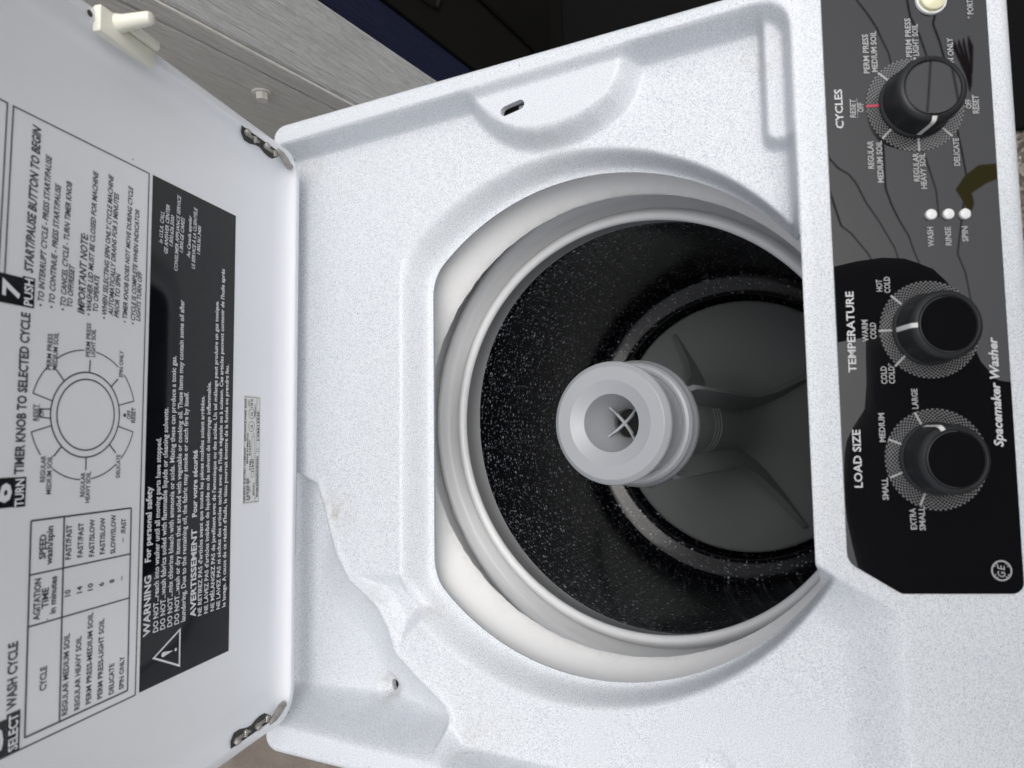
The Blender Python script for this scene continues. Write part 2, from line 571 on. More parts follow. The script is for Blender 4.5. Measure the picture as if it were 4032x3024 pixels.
def height(X, Y):
    dO = sd_poly(X, Y, OUTER)
    dW = sd_poly(X, Y, WELL)
    z = np.full(X.shape, D)
    # very slight crown so the sheet is not dead flat
    z = z - 0.0012 * smooth01((X + 0.05) / -0.22) * smooth01((0.05 - Y) / 0.15)
    dm = np.hypot(X + 0.250, Y + 0.098)
    z = z - 0.0016 * smooth01((0.0125 - dm) / 0.005)          # shallow round dimple
    # spill ramp beside the bleach recess
    sp = sd_poly(X, Y, SPILL)
    z = z - 0.0090 * np.clip((0.001 - sp) / 0.012, 0, 1)
    # bleach recess in the back left corner
    rc = sd_poly(X, Y, RECESS)
    dh = np.hypot(X - HOLE[0], Y - HOLE[1])
    fl = -0.0500 - 0.012 * smooth01(1 - dh / 0.10) - 0.010 * smooth01(1 - dh / 0.016)
    wr = 0.007 + 0.038 * smooth01((-X - 0.075) / 0.080)
    tr = np.clip(-rc / wr, 0, 1)
    tr = 0.30 * smooth01(-rc / 0.003) + 0.70 * (1 - (1 - tr) ** 1.6)
    z = z + (np.minimum(fl, z) - z) * np.where(rc < 0, tr, 0.0)
    z = z + 0.0016 * np.exp(-((rc - 0.003) / 0.0035) ** 2) * smooth01((0.285 - Y) / 0.02)    # rolled lip along the recess
    # flange round the tub opening
    fo, fc = f_open(X, Y), f_crest(X, Y)
    t = np.clip(fo, 0, None) / (np.clip(fo, 0, None) + np.clip(-fc, 0, None) + 1e-6)
    prof = 0.30 * t + 0.70 * smooth01((t - 0.12) / 0.86)
    zf = ZE + (z - ZE) * prof
    z = np.where(fc < 0, zf, z)
    # lid-switch boss on the right wall
    b = sd_poly(X, Y, BOSS)
    z = np.maximum(z, np.where(b < 0.0165, D + (-0.009 - D) * (1 - smooth01(b / 0.0165)), -1.0))
    # rest ledge in the front right corner
    b = sd_poly(X, Y, LEDGE)
    z = np.maximum(z, np.where(b < 0.006, D + (-0.016 - D) * (1 - smooth01(b / 0.006)), -1.0))
    # outside the well: flat rim at z=0, console plane falling to the front
    zp = TAN * (Y - YR)
    zo = -smax(-np.minimum(zp, 0.02), np.zeros_like(zp), 0.004)
    zo = np.minimum(zo, 0.0) - 0.0016 * smooth01((np.abs(X) - 0.289) / 0.016) * (Y > YR)
    left = smooth01((-X - 0.088) / 0.045) * smooth01((-Y - 0.10) / 0.06)
    lb = smooth01((-X - 0.15) / 0.08) * smooth01((Y - 0.110) / 0.020)
    wid = 0.0085 + left * 0.030 + lb * 0.018
    tt = np.clip(-dW / wid, 0, 1)
    k = (1 - smooth01(tt)) * (1 - left) + left * (1 - tt) ** 2.0
    # back edge has no rim
    z = z + (zo - z) * k
    # rolled outer edge
    r = 0.007
    e = np.clip(r - (-dO), 0, r)
    z = z - (r - np.sqrt(np.maximum(r * r - e * e, 0)))
    return z

def top_cover():
    st = 0.0015
    xs = np.arange(-0.3045, 0.3046, st)
    ys = np.arange(-0.3065, 0.3301, st)
    X, Y = np.meshgrid(xs, ys, indexing='ij')
    F = np.stack([f_cut(X, Y), -sd_poly(X, Y, OUTER), f_slot(X, Y), f_hole(X, Y)])
    keep = F.min(0)
    which = F.argmin(0)
    keep[np.abs(keep) < 1e-6] = 1e-6
    nx, ny = X.shape
    vid = np.full(X.shape, -1, dtype=np.int64)
    ins = keep > 0
    vid[ins] = np.arange(ins.sum())
    PX, PY = [X[ins]], [Y[ins]]
    nv = int(ins.sum())
    cnt = ins[:-1, :-1].astype(int) + ins[1:, :-1] + ins[1:, 1:] + ins[:-1, 1:]
    I, J = np.where(cnt == 4)
    faces = np.stack([vid[I, J], vid[I + 1, J], vid[I + 1, J + 1], vid[I, J + 1]], 1).tolist()
    extra, cache, border = [], {}, []
    for i, j in zip(*np.where((cnt > 0) & (cnt < 4))):
        cs = [(i, j), (i + 1, j), (i + 1, j + 1), (i, j + 1)]
        poly, cut = [], []
        for a in range(4):
            p, q = cs[a], cs[(a + 1) % 4]
            fp, fq = keep[p], keep[q]
            if fp > 0:
                poly.append(int(vid[p]))
            if (fp > 0) != (fq > 0):
                key = (min(p, q), max(p, q))
                if key not in cache:
                    t = fp / (fp - fq)
                    extra.append((X[p] + (X[q] - X[p]) * t, Y[p] + (Y[q] - Y[p]) * t))
                    cache[key] = nv + len(extra) - 1
                poly.append(cache[key])
                cut.append(cache[key])
        if len(poly) >= 3:
            faces.append(poly)
        if len(cut) == 2:
            wf = which[i, j] if keep[i, j] <= 0 else which[[c for c in cs if keep[c] <= 0][0]]
            # keep direction as in the polygon
            a, b = cut
            ia, ib = poly.index(a), poly.index(b)
            if (ia + 1) % len(poly) != ib:
                a, b = b, a
            border.append((int(wf), a, b))
    ex = np.array(extra)
    PXa = np.concatenate([X[ins], ex[:, 0]]); PYa = np.concatenate([Y[ins], ex[:, 1]])
    Z = height(PXa, PYa)
    V = np.stack([PXa, PYa, Z], 1)
    # skirts under the borders: 0 opening lip, 1 outer skirt, 2 slot, 3 bleach hole
    VV = V.tolist()
    maps = {}
    for wf, a, b in border:
        ids = []
        for p in (a, b):
            key = (wf, p)
            if key not in maps:
                x, y, z = V[p]
                if wf == 1:
                    low = (x, y, -0.115)
                elif wf == 0:
                    low = (x * 1.004, y * 1.004, z - 0.0035) if y > YR + 0.003 else (x, y - 0.002, -0.075)
                else:
                    low = (x, y, z - 0.006)
                VV.append([x, y, z]); VV.append(list(low))
                maps[key] = len(VV) - 2
            ids.append(maps[key])
        faces.append([ids[1], ids[0], ids[0] + 1, ids[1] + 1])
    me = to_mesh('top_cover', [(WT @ Vector(v))[:] for v in VV], faces)
    return link('top_cover', me, M['speckle'], washer)

top_cover()

# cabinet below the cover (four walls, open towards the tub)
g = G()
cx, cy0, cy1 = 0.297, -0.298, 0.302
for lo, hi in (((-cx, cy0, GROUND_Z + 0.03), (-cx + 0.004, cy1, -0.105)), ((cx - 0.004, cy0, GROUND_Z + 0.03), (cx, cy1, -0.105)),
               ((-cx + 0.004, cy0, GROUND_Z + 0.03), (cx - 0.004, cy0 + 0.004, -0.105)), ((-cx + 0.004, cy1 - 0.004, GROUND_Z + 0.03), (cx - 0.004, cy1, -0.105))):
    g.box(lo, hi)
g.box((-cx + 0.004, cy0 + 0.004, GROUND_Z + 0.03), (cx - 0.004, cy1 - 0.004, GROUND_Z + 0.05))
g.build('cabinet', M['cabinet'], washer, WT, smooth=False)
for sx in (-1, 1):
    for yy in (-0.25, 0.26):
        g = G()
        g.lathe([(0.0, 0.03), (0.022, 0.03), (0.022, 0.012), (0.016, 0.0), (0.0, 0.0)], 16)
        g.build('foot', M['rubber'], washer, WT @ Matrix.Translation((sx * 0.25, yy, GROUND_Z)))

# ------------------------------------------------------------------ tub, basket, agitator
g = G()
def ragged(a, i):
    if i in (6, 7):
        return 0.0008 * math.sin(a * 57) * math.sin(a * 23 + 1) + random.uniform(-0.0006, 0.0006)
    return 0.0
g.lathe([(0.262, -0.0580), (0.246, -0.0600), (0.2350, -0.0665), (0.2250, -0.0755), (0.2140, -0.0875), (0.2075, -0.0955), (0.2042, -0.1000), (0.2036, -0.1018), (0.2060, -0.1030), (0.2200, -0.092)], 300, wob=ragged)
g.build('tub_cover', M['cover'], washer, WT @ Matrix.Translation((0.0012, -0.0086, 0)), sharp=40)

AX = Vector((-0.0072, 0.0453, 1.0)).normalized()
ex = Vector((1, 0, -AX.x / AX.z)).normalized()
ey = AX.cross(ex)
TB = Matrix((ex, ey, AX)).transposed().to_4x4()
TB = TB @ Matrix.Scale(0.9635, 4)
TB.translation = (-0.00053, -0.00777, -0.15423)
TBW = WT @ TB
OV = 0.010

g = G()
g.lathe([(0.262, 0.030), (0.2560, -0.018), (0.2492, -0.020), (0.2480, -0.012), (0.2455, -0.0040), (0.2428, -0.0012), (0.2402, -0.0008), (0.2378, -0.0026), (0.2358, -0.0060), (0.2342, -0.0095), (0.2318, -0.0110), (0.2260, -0.0112), (0.2208, -0.0108), (0.2190, -0.0098), (0.2180, -0.0080), (0.2168, -0.0045), (0.2146, -0.0012), (0.2115, 0.0012), (0.2085, 0.0012), (0.2062, -0.0002), (0.2050, -0.0024), (0.2046, -0.0045), (0.2050, -0.0058), (0.2062, -0.0072), (0.2137, -0.0470)], 240, oval=OV)
g.build('balance_ring', M['ring'], washer, TBW, sharp=60)

g = G()
g.lathe([(0.2145, -0.040), (0.2139, -0.0472), (0.2150, -0.060), (0.2200, -0.16), (0.2260, -0.28), (0.2300, -0.380), (0.2320, -0.415), (0.2335, -0.4265), (0.2331, -0.4300), (0.2316, -0.4323), (0.2296, -0.4336), (0.2200, -0.4366), (0.2100, -0.4397), (0.2056, -0.4411), (0.2040, -0.4424), (0.2032, -0.4460), (0.2030, -0.4600), (0.2030, -0.482), (0.05, -0.484)], 200)
basket = g.build('wash_basket', M['enamel'], washer, TBW)
# rows of flat dark discs stand for shade in drain holes: one joined part
g = G()
for row in range(8):
    dz = -0.080 - row * 0.040
    r = 0.2150 + (-0.060 - dz) * 0.0466 - 0.0006
    nn = 36
    for j in range(nn):
        a = 2 * math.pi * (j + 0.5 * (row % 2)) / nn
        c = Vector((r * math.cos(a), r * math.sin(a), dz))
        t1 = Vector((-math.sin(a), math.cos(a), 0)); t2 = Vector((0, 0, 1)); nrm = Vector((-math.cos(a), -math.sin(a), 0))
        vs = [c + (t1 * math.cos(q) + t2 * math.sin(q)) * 0.0017 for q in [k * math.pi / 4 for k in range(8)]]
        g.add(vs, [tuple(range(7, -1, -1))])
ho = g.build('drain_hole_shade', M['inside'], washer, TBW)
ho['kind'] = 'stuff'

g = G()
g.lathe([(0.0435, -0.006), (0.0425, -0.08), (0.0415, -0.15), (0.0410, -0.24), (0.0430, -0.31), (0.0480, -0.355), (0.0600, -0.392), (0.0850, -0.422), (0.1200, -0.4430), (0.1600, -0.4565), (0.1900, -0.4640), (0.1950, -0.4662), (0.1957, -0.4690), (0.1957, -0.478)], 96)
for dz in (-0.148, -0.163, -0.178):
    g.lathe([(0.0405, dz + 0.0014), (0.0420, dz + 0.0004), (0.0420, dz - 0.0004), (0.0405, dz - 0.0014)], 72)
agit = g.build('agitator', M['agit'], washer, TBW)
for ang in (33, 123, 211, 303):
    prof = [(0.030, -0.012), (0.0590, -0.012), (0.0640, -0.020), (0.0655, -0.06), (0.0660, -0.27), (0.0690, -0.310), (0.0840, -0.358), (0.1180, -0.407), (0.1580, -0.4405), (0.1740, -0.4500), (0.1780, -0.4560), (0.1780, -0.466), (0.030, -0.466)]
    bm = bmesh.new()
    vs = [[], []]
    for k, s in enumerate((-1, 1)):
        for r, z in prof:
            th = 0.0027 + 0.0050 * max(0, (-z - 0.30) / 0.16) * (1 - r / 0.20)
            vs[k].append(bm.verts.new((r, s * th, z)))
    bm.faces.new(vs[0]); bm.faces.new(list(reversed(vs[1])))
    n = len(prof)
    for i in range(n):
        bm.faces.new((vs[0][(i + 1) % n], vs[0][i], vs[1][i], vs[1][(i + 1) % n]))
    bmesh.ops.bevel(bm, geom=[e for e in bm.edges if abs(e.verts[0].co.y - e.verts[1].co.y) < 0.003 and e.calc_face_angle(0) > 0.8], offset=0.0013, segments=2, affect='EDGES')
    bmesh.ops.recalc_face_normals(bm, faces=bm.faces)
    g = G(); g.bm(bm)
    g.build('vane', M['agit'], agit, TBW @ Matrix.Rotation(RAD(ang), 4, 'Z'), sharp=35)

g = G()
g.lathe([(0.0600, -0.0035), (0.0622, -0.0020), (0.0627, 0.0005), (0.0622, 0.0055), (0.0609, 0.0085), (0.0606, 0.0098), (0.0596, 0.0140), (0.0574, 0.0170), (0.0548, 0.0180), (0.0522, 0.0170), (0.0505, 0.0150), (0.0492, 0.0200), (0.0490, 0.0300), (0.0498, 0.0430), (0.0515, 0.0545), (0.0545, 0.0600), (0.0562, 0.0622), (0.0566, 0.0655), (0.0558, 0.0676), (0.0516, 0.0716), (0.0509, 0.0719), (0.0390, 0.0722), (0.0386, 0.0720), (0.0268, 0.0680), (0.0264, 0.0674), (0.0258, 0.0640), (0.0240, 0.0560), (0.0205, 0.0450), (0.0165, 0.0340), (0.0146, 0.0280), (0.0138, 0.0250), (0.0138, 0.010)], 128)
cap = g.build('agitator_cap', M['cap'], washer, TBW, sharp=14)
g = G()
g.lathe([(0.0145, 0.016), (0.0005, 0.0155)], 40)
g.build('cap_throat', M['inside'], cap, TBW)
for ang in (38, 132):
    g = G()
    pts = []
    for k in range(13):
        t = -1 + 2 * k / 12
        pts.append((0.0192 * t, 0, 0.033 + 0.0085 * abs(t) ** 2.2))
    g.tube(pts, [0.0011 + 0.0006 * (1 - abs(-1 + 2 * k / 12)) for k in range(13)], 8)
    pts2 = [(x, y, z - 0.0035) for x, y, z in pts[2:-2]]
    g.tube(pts2, 0.0011, 6)
    g.build('cross_rib', M['cap'], cap, TBW @ Matrix.Rotation(RAD(ang), 4, 'Z'))

# ------------------------------------------------------------------ lid
LEAN = RAD(14)
lev = Vector((0, -math.sin(LEAN), math.cos(LEAN)))
lnn = Vector((0, -math.cos(LEAN), -math.sin(LEAN)))
TL = Matrix((Vector((1, 0, 0)), lev, lnn)).transposed().to_4x4()
TL.translation = (0, 0.297, -0.015)
TLW = WT @ TL

LX0, LX1, LV0, LV1 = -0.2680, 0.2668, 0.0068, 0.470
prof = [(0.0015, -0.016), (0.0, -0.0145), (0.0, 0.0085), (0.0006, 0.0098), (0.0020, 0.0105), (0.0078, 0.0113), (0.0088, 0.0112), (0.0096, 0.0105), (0.0106, 0.0088), (0.0130, 0.0055), (0.0165, 0.0030), (0.0220, 0.0011), (0.0300, 0.0)]
def lid_loop(d):
    r = max(0.0245 - 0.8 * d, 0.005)
    return rounded_poly([(LX0 + d, LV0 + d), (LX1 - d, LV0 + d), (LX1 - d, LV1 - d), (LX0 + d, LV1 - d)], r, 10)
g = G()
loops = [lid_loop(d) for d, n in prof]
k = len(loops[0])
vs = []
for (d, n), lp in zip(prof, loops):
    vs += [(x, y, n) for x, y in lp]
fs = []
for a in range(len(prof) - 1):
    for j in range(k):
        j2 = (j + 1) % k
        fs.append((a * k + j, a * k + j2, (a + 1) * k + j2, (a + 1) * k + j))
fs.append(tuple((len(prof) - 1) * k + j for j in range(k)))
fs.append(tuple(reversed(range(k))))
g.add(vs, fs)
lid = g.build('lid', M['lid'], washer, TLW, sharp=50)

# flat prints on the lid --------------------------------------------------
B_, N_, I_ = 0.018, 0.0, 0.22
bold = lambda L, h, sh=0.0, bo=0.02: [(t, a, b, h, sh, bo) for t, a, b in L]
J = {}
J['warn'] = [
 ("WARNING", (-148.7, 187.1), (-106.9, 187.3), 6.1, 0, .028), ("For personal safety", (-97.4, 188.1), (-44.4, 188.6), 5.4, 0, .028),
 ("AVERTISSEMENT", (-147.4, 138.0), (-80.2, 138.9), 6.1, 0, .028), ("Pour votre sécurité", (-71.1, 139.2), (-19.4, 140.0), 5.4, 0, .028)]
J['warn'] += bold([
 ("DO NOT...reach into washer until all moving parts have stopped.", (-148.1, 178.9), (-9.7, 180.7)),
 ("DO NOT...wash fabrics soiled with flammable liquids or cleaning solvents.", (-148.1, 171.8), (12.7, 174.0)),
 ("DO NOT...mix chlorine bleach with ammonia or acids. Mixing these can produce a toxic gas.", (-148.0, 164.4), (51.8, 166.8)),
 ("DO NOT...wash or dry items that are soiled with vegetable or cooking oil. These items may contain some oil after", (-148.1, 157.0), (95.8, 159.4)),
 ("laundering. Due to the remaining oil, the fabric may smoke or catch fire by itself.", (-147.9, 149.9), (25.2, 152.0))], 4.9, 0, .018)
J['warn'] += bold([
 ("NE RETIREZ PAS d'articles avant que toutes les pièces mobiles soient arrêtées.", (-148.1, 131.0), (23.5, 133.0)),
 ("NE LAVEZ PAS d'articles imbibés de liquide ou de solvent de nettoyage inflammable.", (-148.1, 123.4), (35.3, 125.4)),
 ("NE MÉLANGEZ PAS de javellisant avec de l'amoniaque ou des acides. Un tel mélange peut produire un gaz toxique.", (-148.1, 115.7), (103.1, 117.5)),
 ("NE LAVEZ PAS ni séchez des articles tachés avec de l'huile végetale ou à cuisson. Ces articles peuvent contenir de l'huile après", (-148.4, 108.2), (131.4, 110.2)),
 ("le lavage. A cause de ce résidu d'huile, le tissu pourrait émettre de la fumée ou prendre feu.", (-148.2, 100.9), (51.4, 102.4))], 4.5, 0, .018)
J['warn'] += bold([
 ("In U.S.A. CALL", (133.6, 184.5), (157.7, 183.3)), ("GE ANSWER CENTER", (127.0, 178.9), (164.7, 177.6)), ("1.800.626.2000", (134.1, 173.6), (157.9, 172.5)),
 ("CONSUMER APPLIANCE SERVICE", (116.5, 167.7), (175.7, 165.8)), ("1.800.GE CARES", (132.2, 162.3), (159.9, 161.1)), ("Au Canada appeler", (130.2, 154.0), (164.0, 152.8)),
 ("LE SERVICE À LA CLIENTÈLE", (122.8, 148.1), (172.2, 146.4)), ("1.800.361.3400", (135.8, 142.2), (159.0, 141.4))], 3.7, 0.18, .014)
J['ink'] = bold([("START/PAUSE BUTTON TO BEGIN", (87.0, 290.9), (176.3, 289.1))], 5.4, .2, .03)
J['ink'] += bold([("TIMER KNOB TO SELECTED CYCLE", (-30.5, 291.7), (63.0, 291.4)), ("WASH CYCLE", (-161.2, 290.3), (-124.5, 290.9))], 5.7, 0, .03)
J['ink'] += bold([
 ("\u2022 TO INTERRUPT CYCLE - PRESS START/PAUSE", (68.5, 282.8), (161.9, 281.0)), ("\u2022 TO CONTINUE - PRESS START/PAUSE", (68.7, 275.2), (146.5, 273.7)),
 ("\u2022 TO CANCEL CYCLE - TURN TIMER KNOB", (68.7, 267.1), (150.9, 265.6)), ("TO OFF/RESET", (71.7, 262.1), (98.8, 261.4)),
 ("\u2022 WASHER LID MUST BE CLOSED FOR MACHINE", (68.9, 247.3), (165.2, 245.3)), ("TO OPERATE", (72.3, 241.9), (96.7, 241.6)),
 ("\u2022 WHEN SELECTING SPIN ONLY CYCLE MACHINE", (68.7, 234.6), (167.5, 232.4)), ("AUTOMATICALLY DRAINS FOR 5 MINUTES", (72.0, 229.1), (156.7, 227.2)), ("PRIOR TO SPIN", (71.5, 223.9), (101.8, 223.5)),
 ("\u2022 TIMER KNOB DOES NOT MOVE DURING CYCLE", (69.1, 216.6), (165.8, 214.6)), ("\u2022 CYCLE IS COMPLETE WHEN INDICATOR", (69.1, 209.2), (151.4, 207.8)), ("LIGHTS TURN OFF", (72.2, 204.3), (107.8, 203.6))], 3.9, .2, .022)
J['ink'] += bold([("IMPORTANT NOTE:", (69.0, 252.7), (121.6, 251.9))], 5.2, .2, .022)
J['ink'] += bold([
 ("PERM PRESS", (31.1, 275.8), (53.1, 275.6)), ("MEDIUM SOIL", (31.3, 271.6), (54.5, 271.4)), ("PERM PRESS", (42.2, 247.1), (64.1, 247.1)), ("LIGHT SOIL", (42.5, 243.0), (60.8, 243.0)),
 ("SPIN ONLY", (31.1, 218.8), (49.4, 218.8)), ("OFF", (2.7, 210.6), (9.1, 210.6)), ("RESET", (0.6, 206.2), (11.1, 206.2)), ("DELICATE", (-36.5, 218.8), (-21.1, 218.8)),
 ("REGULAR", (-47.0, 247.8), (-31.7, 247.7)), ("HEAVY SOIL", (-51.1, 243.6), (-31.4, 243.4)), ("REGULAR", (-36.0, 277.2), (-20.4, 277.1)), ("MEDIUM SOIL", (-43.5, 272.7), (-20.5, 272.6)),
 ("RESET", (0.2, 283.5), (10.0, 283.5)), ("OFF", (2.9, 279.7), (7.9, 279.7))], 3.3, 0, .016)
J['ink'] += bold([
 ("CYCLE", (-157.9, 270.9), (-144.1, 271.0)), ("AGITATION", (-116.1, 277.2), (-92.0, 277.2)), ("TIME", (-110.3, 271.7), (-98.5, 271.8)), ("in minutes", (-114.8, 266.3), (-92.8, 266.3)),
 ("SPEED", (-81.2, 274.7), (-66.8, 274.8)), ("wash/spin", (-85.4, 270.1), (-62.5, 270.2))], 4.3, 0, .026)
J['ink'] += bold([
 ("REGULAR MEDIUM SOIL", (-177.8, 255.1), (-129.4, 255.4)), ("REGULAR HEAVY SOIL", (-177.9, 246.0), (-133.4, 246.4)), ("PERM PRESS-MEDIUM SOIL", (-177.4, 237.2), (-120.9, 237.8)),
 ("PERM PRESS-LIGHT SOIL", (-177.4, 228.1), (-127.0, 228.6)), ("DELICATE", (-177.8, 218.6), (-158.2, 218.9)), ("SPIN ONLY", (-177.5, 209.9), (-156.1, 210.1)),
 ("10", (-106.9, 256.0), (-102.9, 256.0)), ("14", (-106.8, 247.1), (-102.5, 247.1)), ("10", (-106.9, 238.7), (-102.4, 238.7)), ("6", (-106.0, 229.7), (-103.6, 229.7)), ("8", (-105.6, 220.9), (-103.3, 220.9)),
 ("FAST/FAST", (-84.5, 256.5), (-63.3, 256.6)), ("FAST/FAST", (-84.6, 247.6), (-63.1, 247.6)), ("FAST/SLOW", (-85.6, 238.5), (-61.8, 238.9)), ("FAST/SLOW", (-85.4, 229.8), (-61.7, 230.3)),
 ("SLOW/SLOW", (-86.5, 220.9), (-60.7, 221.2)), ("/FAST", (-74.6, 212.2), (-64.4, 212.2))], 3.9, 0, .022)
J['step7'] = [("7", (70.0, 299.5), (80.5, 299.5), 10.0, .1, .035), ("PUSH", (67.3, 290.6), (83.3, 290.6), 5.4, 0, .024)]
J['step6'] = [("6", (-46.0, 299.5), (-35.0, 299.5), 10.5, 0, .035), ("TURN", (-49.0, 291.2), (-33.2, 291.2), 5.4, 0, .024)]
J['step5'] = [("5", (-181.0, 298.5), (-168.5, 298.5), 10.5, 0, .035), ("SELECT", (-184.2, 288.9), (-164.3, 289.2), 5.5, 0, .024)]
J['plate'] = bold([
 ("GENERAL ELECTRIC COMPANY", (-65.2, 75.8), (-18.0, 75.9)), ("APPLIANCE PARK 40225", (-13.2, 75.9), (24.4, 76.0)), ("MADE IN MEXICO", (-32.3, 72.5), (-5.8, 72.4)),
 ("3.6", (-64.4, 71.4), (-59.6, 71.4)), ("120", (-57.7, 71.4), (-51.9, 71.4)), ("60", (-50.2, 71.4), (-45.8, 71.4)), ("TYPE", (-38.6, 67.8), (-29.9, 67.8)), ("E12477", (-25.3, 68.9), (-11.9, 69.0))], 2.3)
J['plate'] += bold([("AMPS", (-64.2, 68.3), (-60.3, 68.3)), ("VOLTS", (-57.7, 68.4), (-52.7, 68.4)), ("HZ", (-49.4, 68.5), (-47.5, 68.5)), ("MODEL", (-59.9, 61.9), (-50.7, 62.0)), ("SERIAL", (9.5, 61.0), (18.7, 61.0)), ("LISTED", (17.4, 71.0), (23.1, 71.0)), ("C", (-7.1, 63.7), (-5.4, 63.7))], 1.9, 0, .01)
J['plate'] += bold([("113-01", (-39.7, 64.0), (-29.1, 64.1)), ("WSKS2060W0WH", (-63.0, 56.6), (-26.7, 56.7)), ("LV601293F", (-12.4, 56.2), (14.0, 56.2)), ("118 G", (16.7, 66.5), (24.2, 66.5)), ("UL", (-1.6, 66.3), (1.8, 66.3)), ("UL", (9.6, 66.3), (13.0, 66.3))], 3.2)

# prints on the control panel (panel plane coordinates in mm)
for k_, t_, a_, b_ in (('head1', 'CYCLES', (192.2, -31.0), (219.7, -31.0)), ('head2', 'TEMPERATURE', (26.7, -31.2), (80.6, -31.8)), ('head3', 'LOAD SIZE', (-48.4, -31.4), (-10.9, -31.6))):
    J[k_] = [(t_, a_, b_, 5.0, 0, .02)]
J['cycle_words'] = bold([
 ("RESET", (199.5, -39.4), (212.4, -39.8)), ("OFF", (203.1, -44.7), (209.7, -44.8)), ("PERM PRESS", (230.2, -50.1), (257.9, -50.2)), ("MEDIUM SOIL", (231.0, -55.6), (259.9, -55.7)),
 ("PERM PRESS", (240.8, -78.9), (268.2, -79.1)), ("LIGHT SOIL", (241.5, -83.5), (264.0, -83.8)), ("SPIN ONLY", (230.1, -106.4), (253.4, -106.4)), ("OFF", (203.5, -116.1), (209.9, -116.1)), ("RESET", (199.9, -120.9), (212.7, -121.0)),
 ("DELICATE", (164.2, -106.1), (183.3, -106.3)), ("REGULAR", (154.2, -79.1), (173.8, -79.3)), ("HEAVY SOIL", (149.0, -83.6), (173.6, -83.6)), ("REGULAR", (163.7, -49.6), (183.1, -49.9)), ("MEDIUM SOIL", (154.1, -55.5), (183.0, -55.6))], 3.7, 0, .022)
J['lamp_words'] = bold([("WASH", (109.6, -85.9), (122.9, -85.9)), ("RINSE", (110.2, -97.3), (122.8, -97.4)), ("SPIN", (112.5, -108.3), (122.9, -108.4))], 3.7, 0, .022)
J['warm_words'] = bold([("WARM", (46.9, -40.0), (61.4, -40.0)), ("COLD", (48.6, -45.2), (59.5, -45.2))], 3.7, 0, .022)
J['hot_words'] = bold([("HOT", (80.2, -50.8), (88.2, -50.8)), ("COLD", (79.1, -55.9), (90.0, -55.9))], 3.7, 0, .022)
J['cold_words'] = bold([("COLD", (18.8, -50.7), (30.4, -50.7)), ("COLD*", (18.9, -55.7), (32.3, -55.7))], 3.7, 0, .022)
J['large_words'] = bold([("LARGE", (2.2, -69.6), (15.4, -69.6))], 3.7, 0, .022)
J['medium_words'] = bold([("MEDIUM", (-19.1, -47.5), (-0.3, -47.6))], 3.7, 0, .022)
J['small_words'] = bold([("SMALL", (-56.5, -47.6), (-42.2, -47.6))], 3.7, 0, .022)
J['extra_words'] = bold([("EXTRA", (-75.5, -64.4), (-61.9, -64.2)), ("SMALL", (-76.2, -69.9), (-61.0, -69.9))], 3.7, 0, .022)
J['footnote_words'] = bold([("* PORTA", (266.4, -121.3), (282.8, -121.3))], 3.7, 0, .022)
J['panel_big'] = bold([("Spacemaker Washer", (-23.2, -122.2), (48.4, -122.5))], 5.6, .22, .03)
J['panel_logo'] = bold([("G", (-106.0, -118.0), (-102.2, -118.0)), ("E", (-101.6, -118.0), (-98.0, -118.0))], 4.6, .25, .01)
PR = make_prints(J)

def zoff(h):
    return Matrix.Translation((0, 0, h))
mm3 = 0.001
def P3(p):
    return (p[0] * mm3, p[1] * mm3)

# warning decal
g = G()
g.prism([P3(p) for p in ((-185.6, 95.2), (182.0, 95.8), (181.8, 195.4), (-185.4, 195.2))], 0.0, 0.00035)
decal = g.build('warning_decal', M['decal'], lid, TLW, smooth=False)
PR['warn'].build('warning_text', M['decal_text'], decal, TLW @ zoff(0.0006), smooth=False)
g = G()
tri = [(-165.9, 184.1), (-151.7, 154.8), (-180.4, 154.6)]
ctr = (sum(p[0] for p in tri) / 3, sum(p[1] for p in tri) / 3)
tin = [(ctr[0] + (p[0] - ctr[0]) * 0.84, ctr[1] + (p[1] - ctr[1]) * 0.84) for p in tri]
for a in range(3):
    b = (a + 1) % 3
    g.add([(*P3(tri[a]), 0), (*P3(tri[b]), 0), (*P3(tin[b]), 0), (*P3(tin[a]), 0)], [(0, 3, 2, 1)])
drop = [(-166.2, 162.5)] + [(-166.2 + 1.75 * math.cos(t), 172.8 + 1.9 * math.sin(t)) for t in [RAD(-20 + 220 * i / 14) for i in range(15)]]
g.add([(*P3(p), 0) for p in drop], [tuple(range(len(drop)))])
dot = [(-166.3 + 1.25 * math.cos(t), 159.8 + 1.25 * math.sin(t)) for t in [2 * math.pi * i / 18 for i in range(18)]]
g.add([(*P3(p), 0) for p in dot], [tuple(range(18))])
g.build('warning_triangle', M['decal_text'], decal, TLW @ zoff(0.0006), smooth=False)

# printed instructions: lines, dial drawing, table, lettering
g = G()
def ln(p, q, wd=0.8):
    g.quadline(P3(p), P3(q), wd * mm3)
ln((181.4, 307.8), (181.4, 199.2), 0.8); ln((181.8, 199.4), (-185.9, 199.0), 0.9); ln((-185.7, 199.0), (-185.7, 330), 0.9)
ln((181.8, 307.6), (83, 308.6), 0.9); ln((181.4, 311.2), (181.4, 350), 0.9); ln((181.8, 311.4), (83, 312.4), 0.9)
T0 = [(-180.3, 284.0), (-58.0, 285.4), (-57.9, 207.6), (-180.2, 206.2)]
for a in range(4):
    ln(T0[a], T0[(a + 1) % 4], 1.1)
ln((-180.2, 260.6), (-58, 262.4), 1.1); ln((-118.5, 284.6), (-118.7, 206.9), 0.9); ln((-89.1, 284.9), (-89.1, 207.3), 0.9)
for t in ((-105.5, 214.3, -102.8), (-80.3, 214.2, -77.4)):
    ln((t[0], t[1]), (t[2], t[1]), 0.6)
DC = (5.0, 247.9)
dcm = P3(DC)
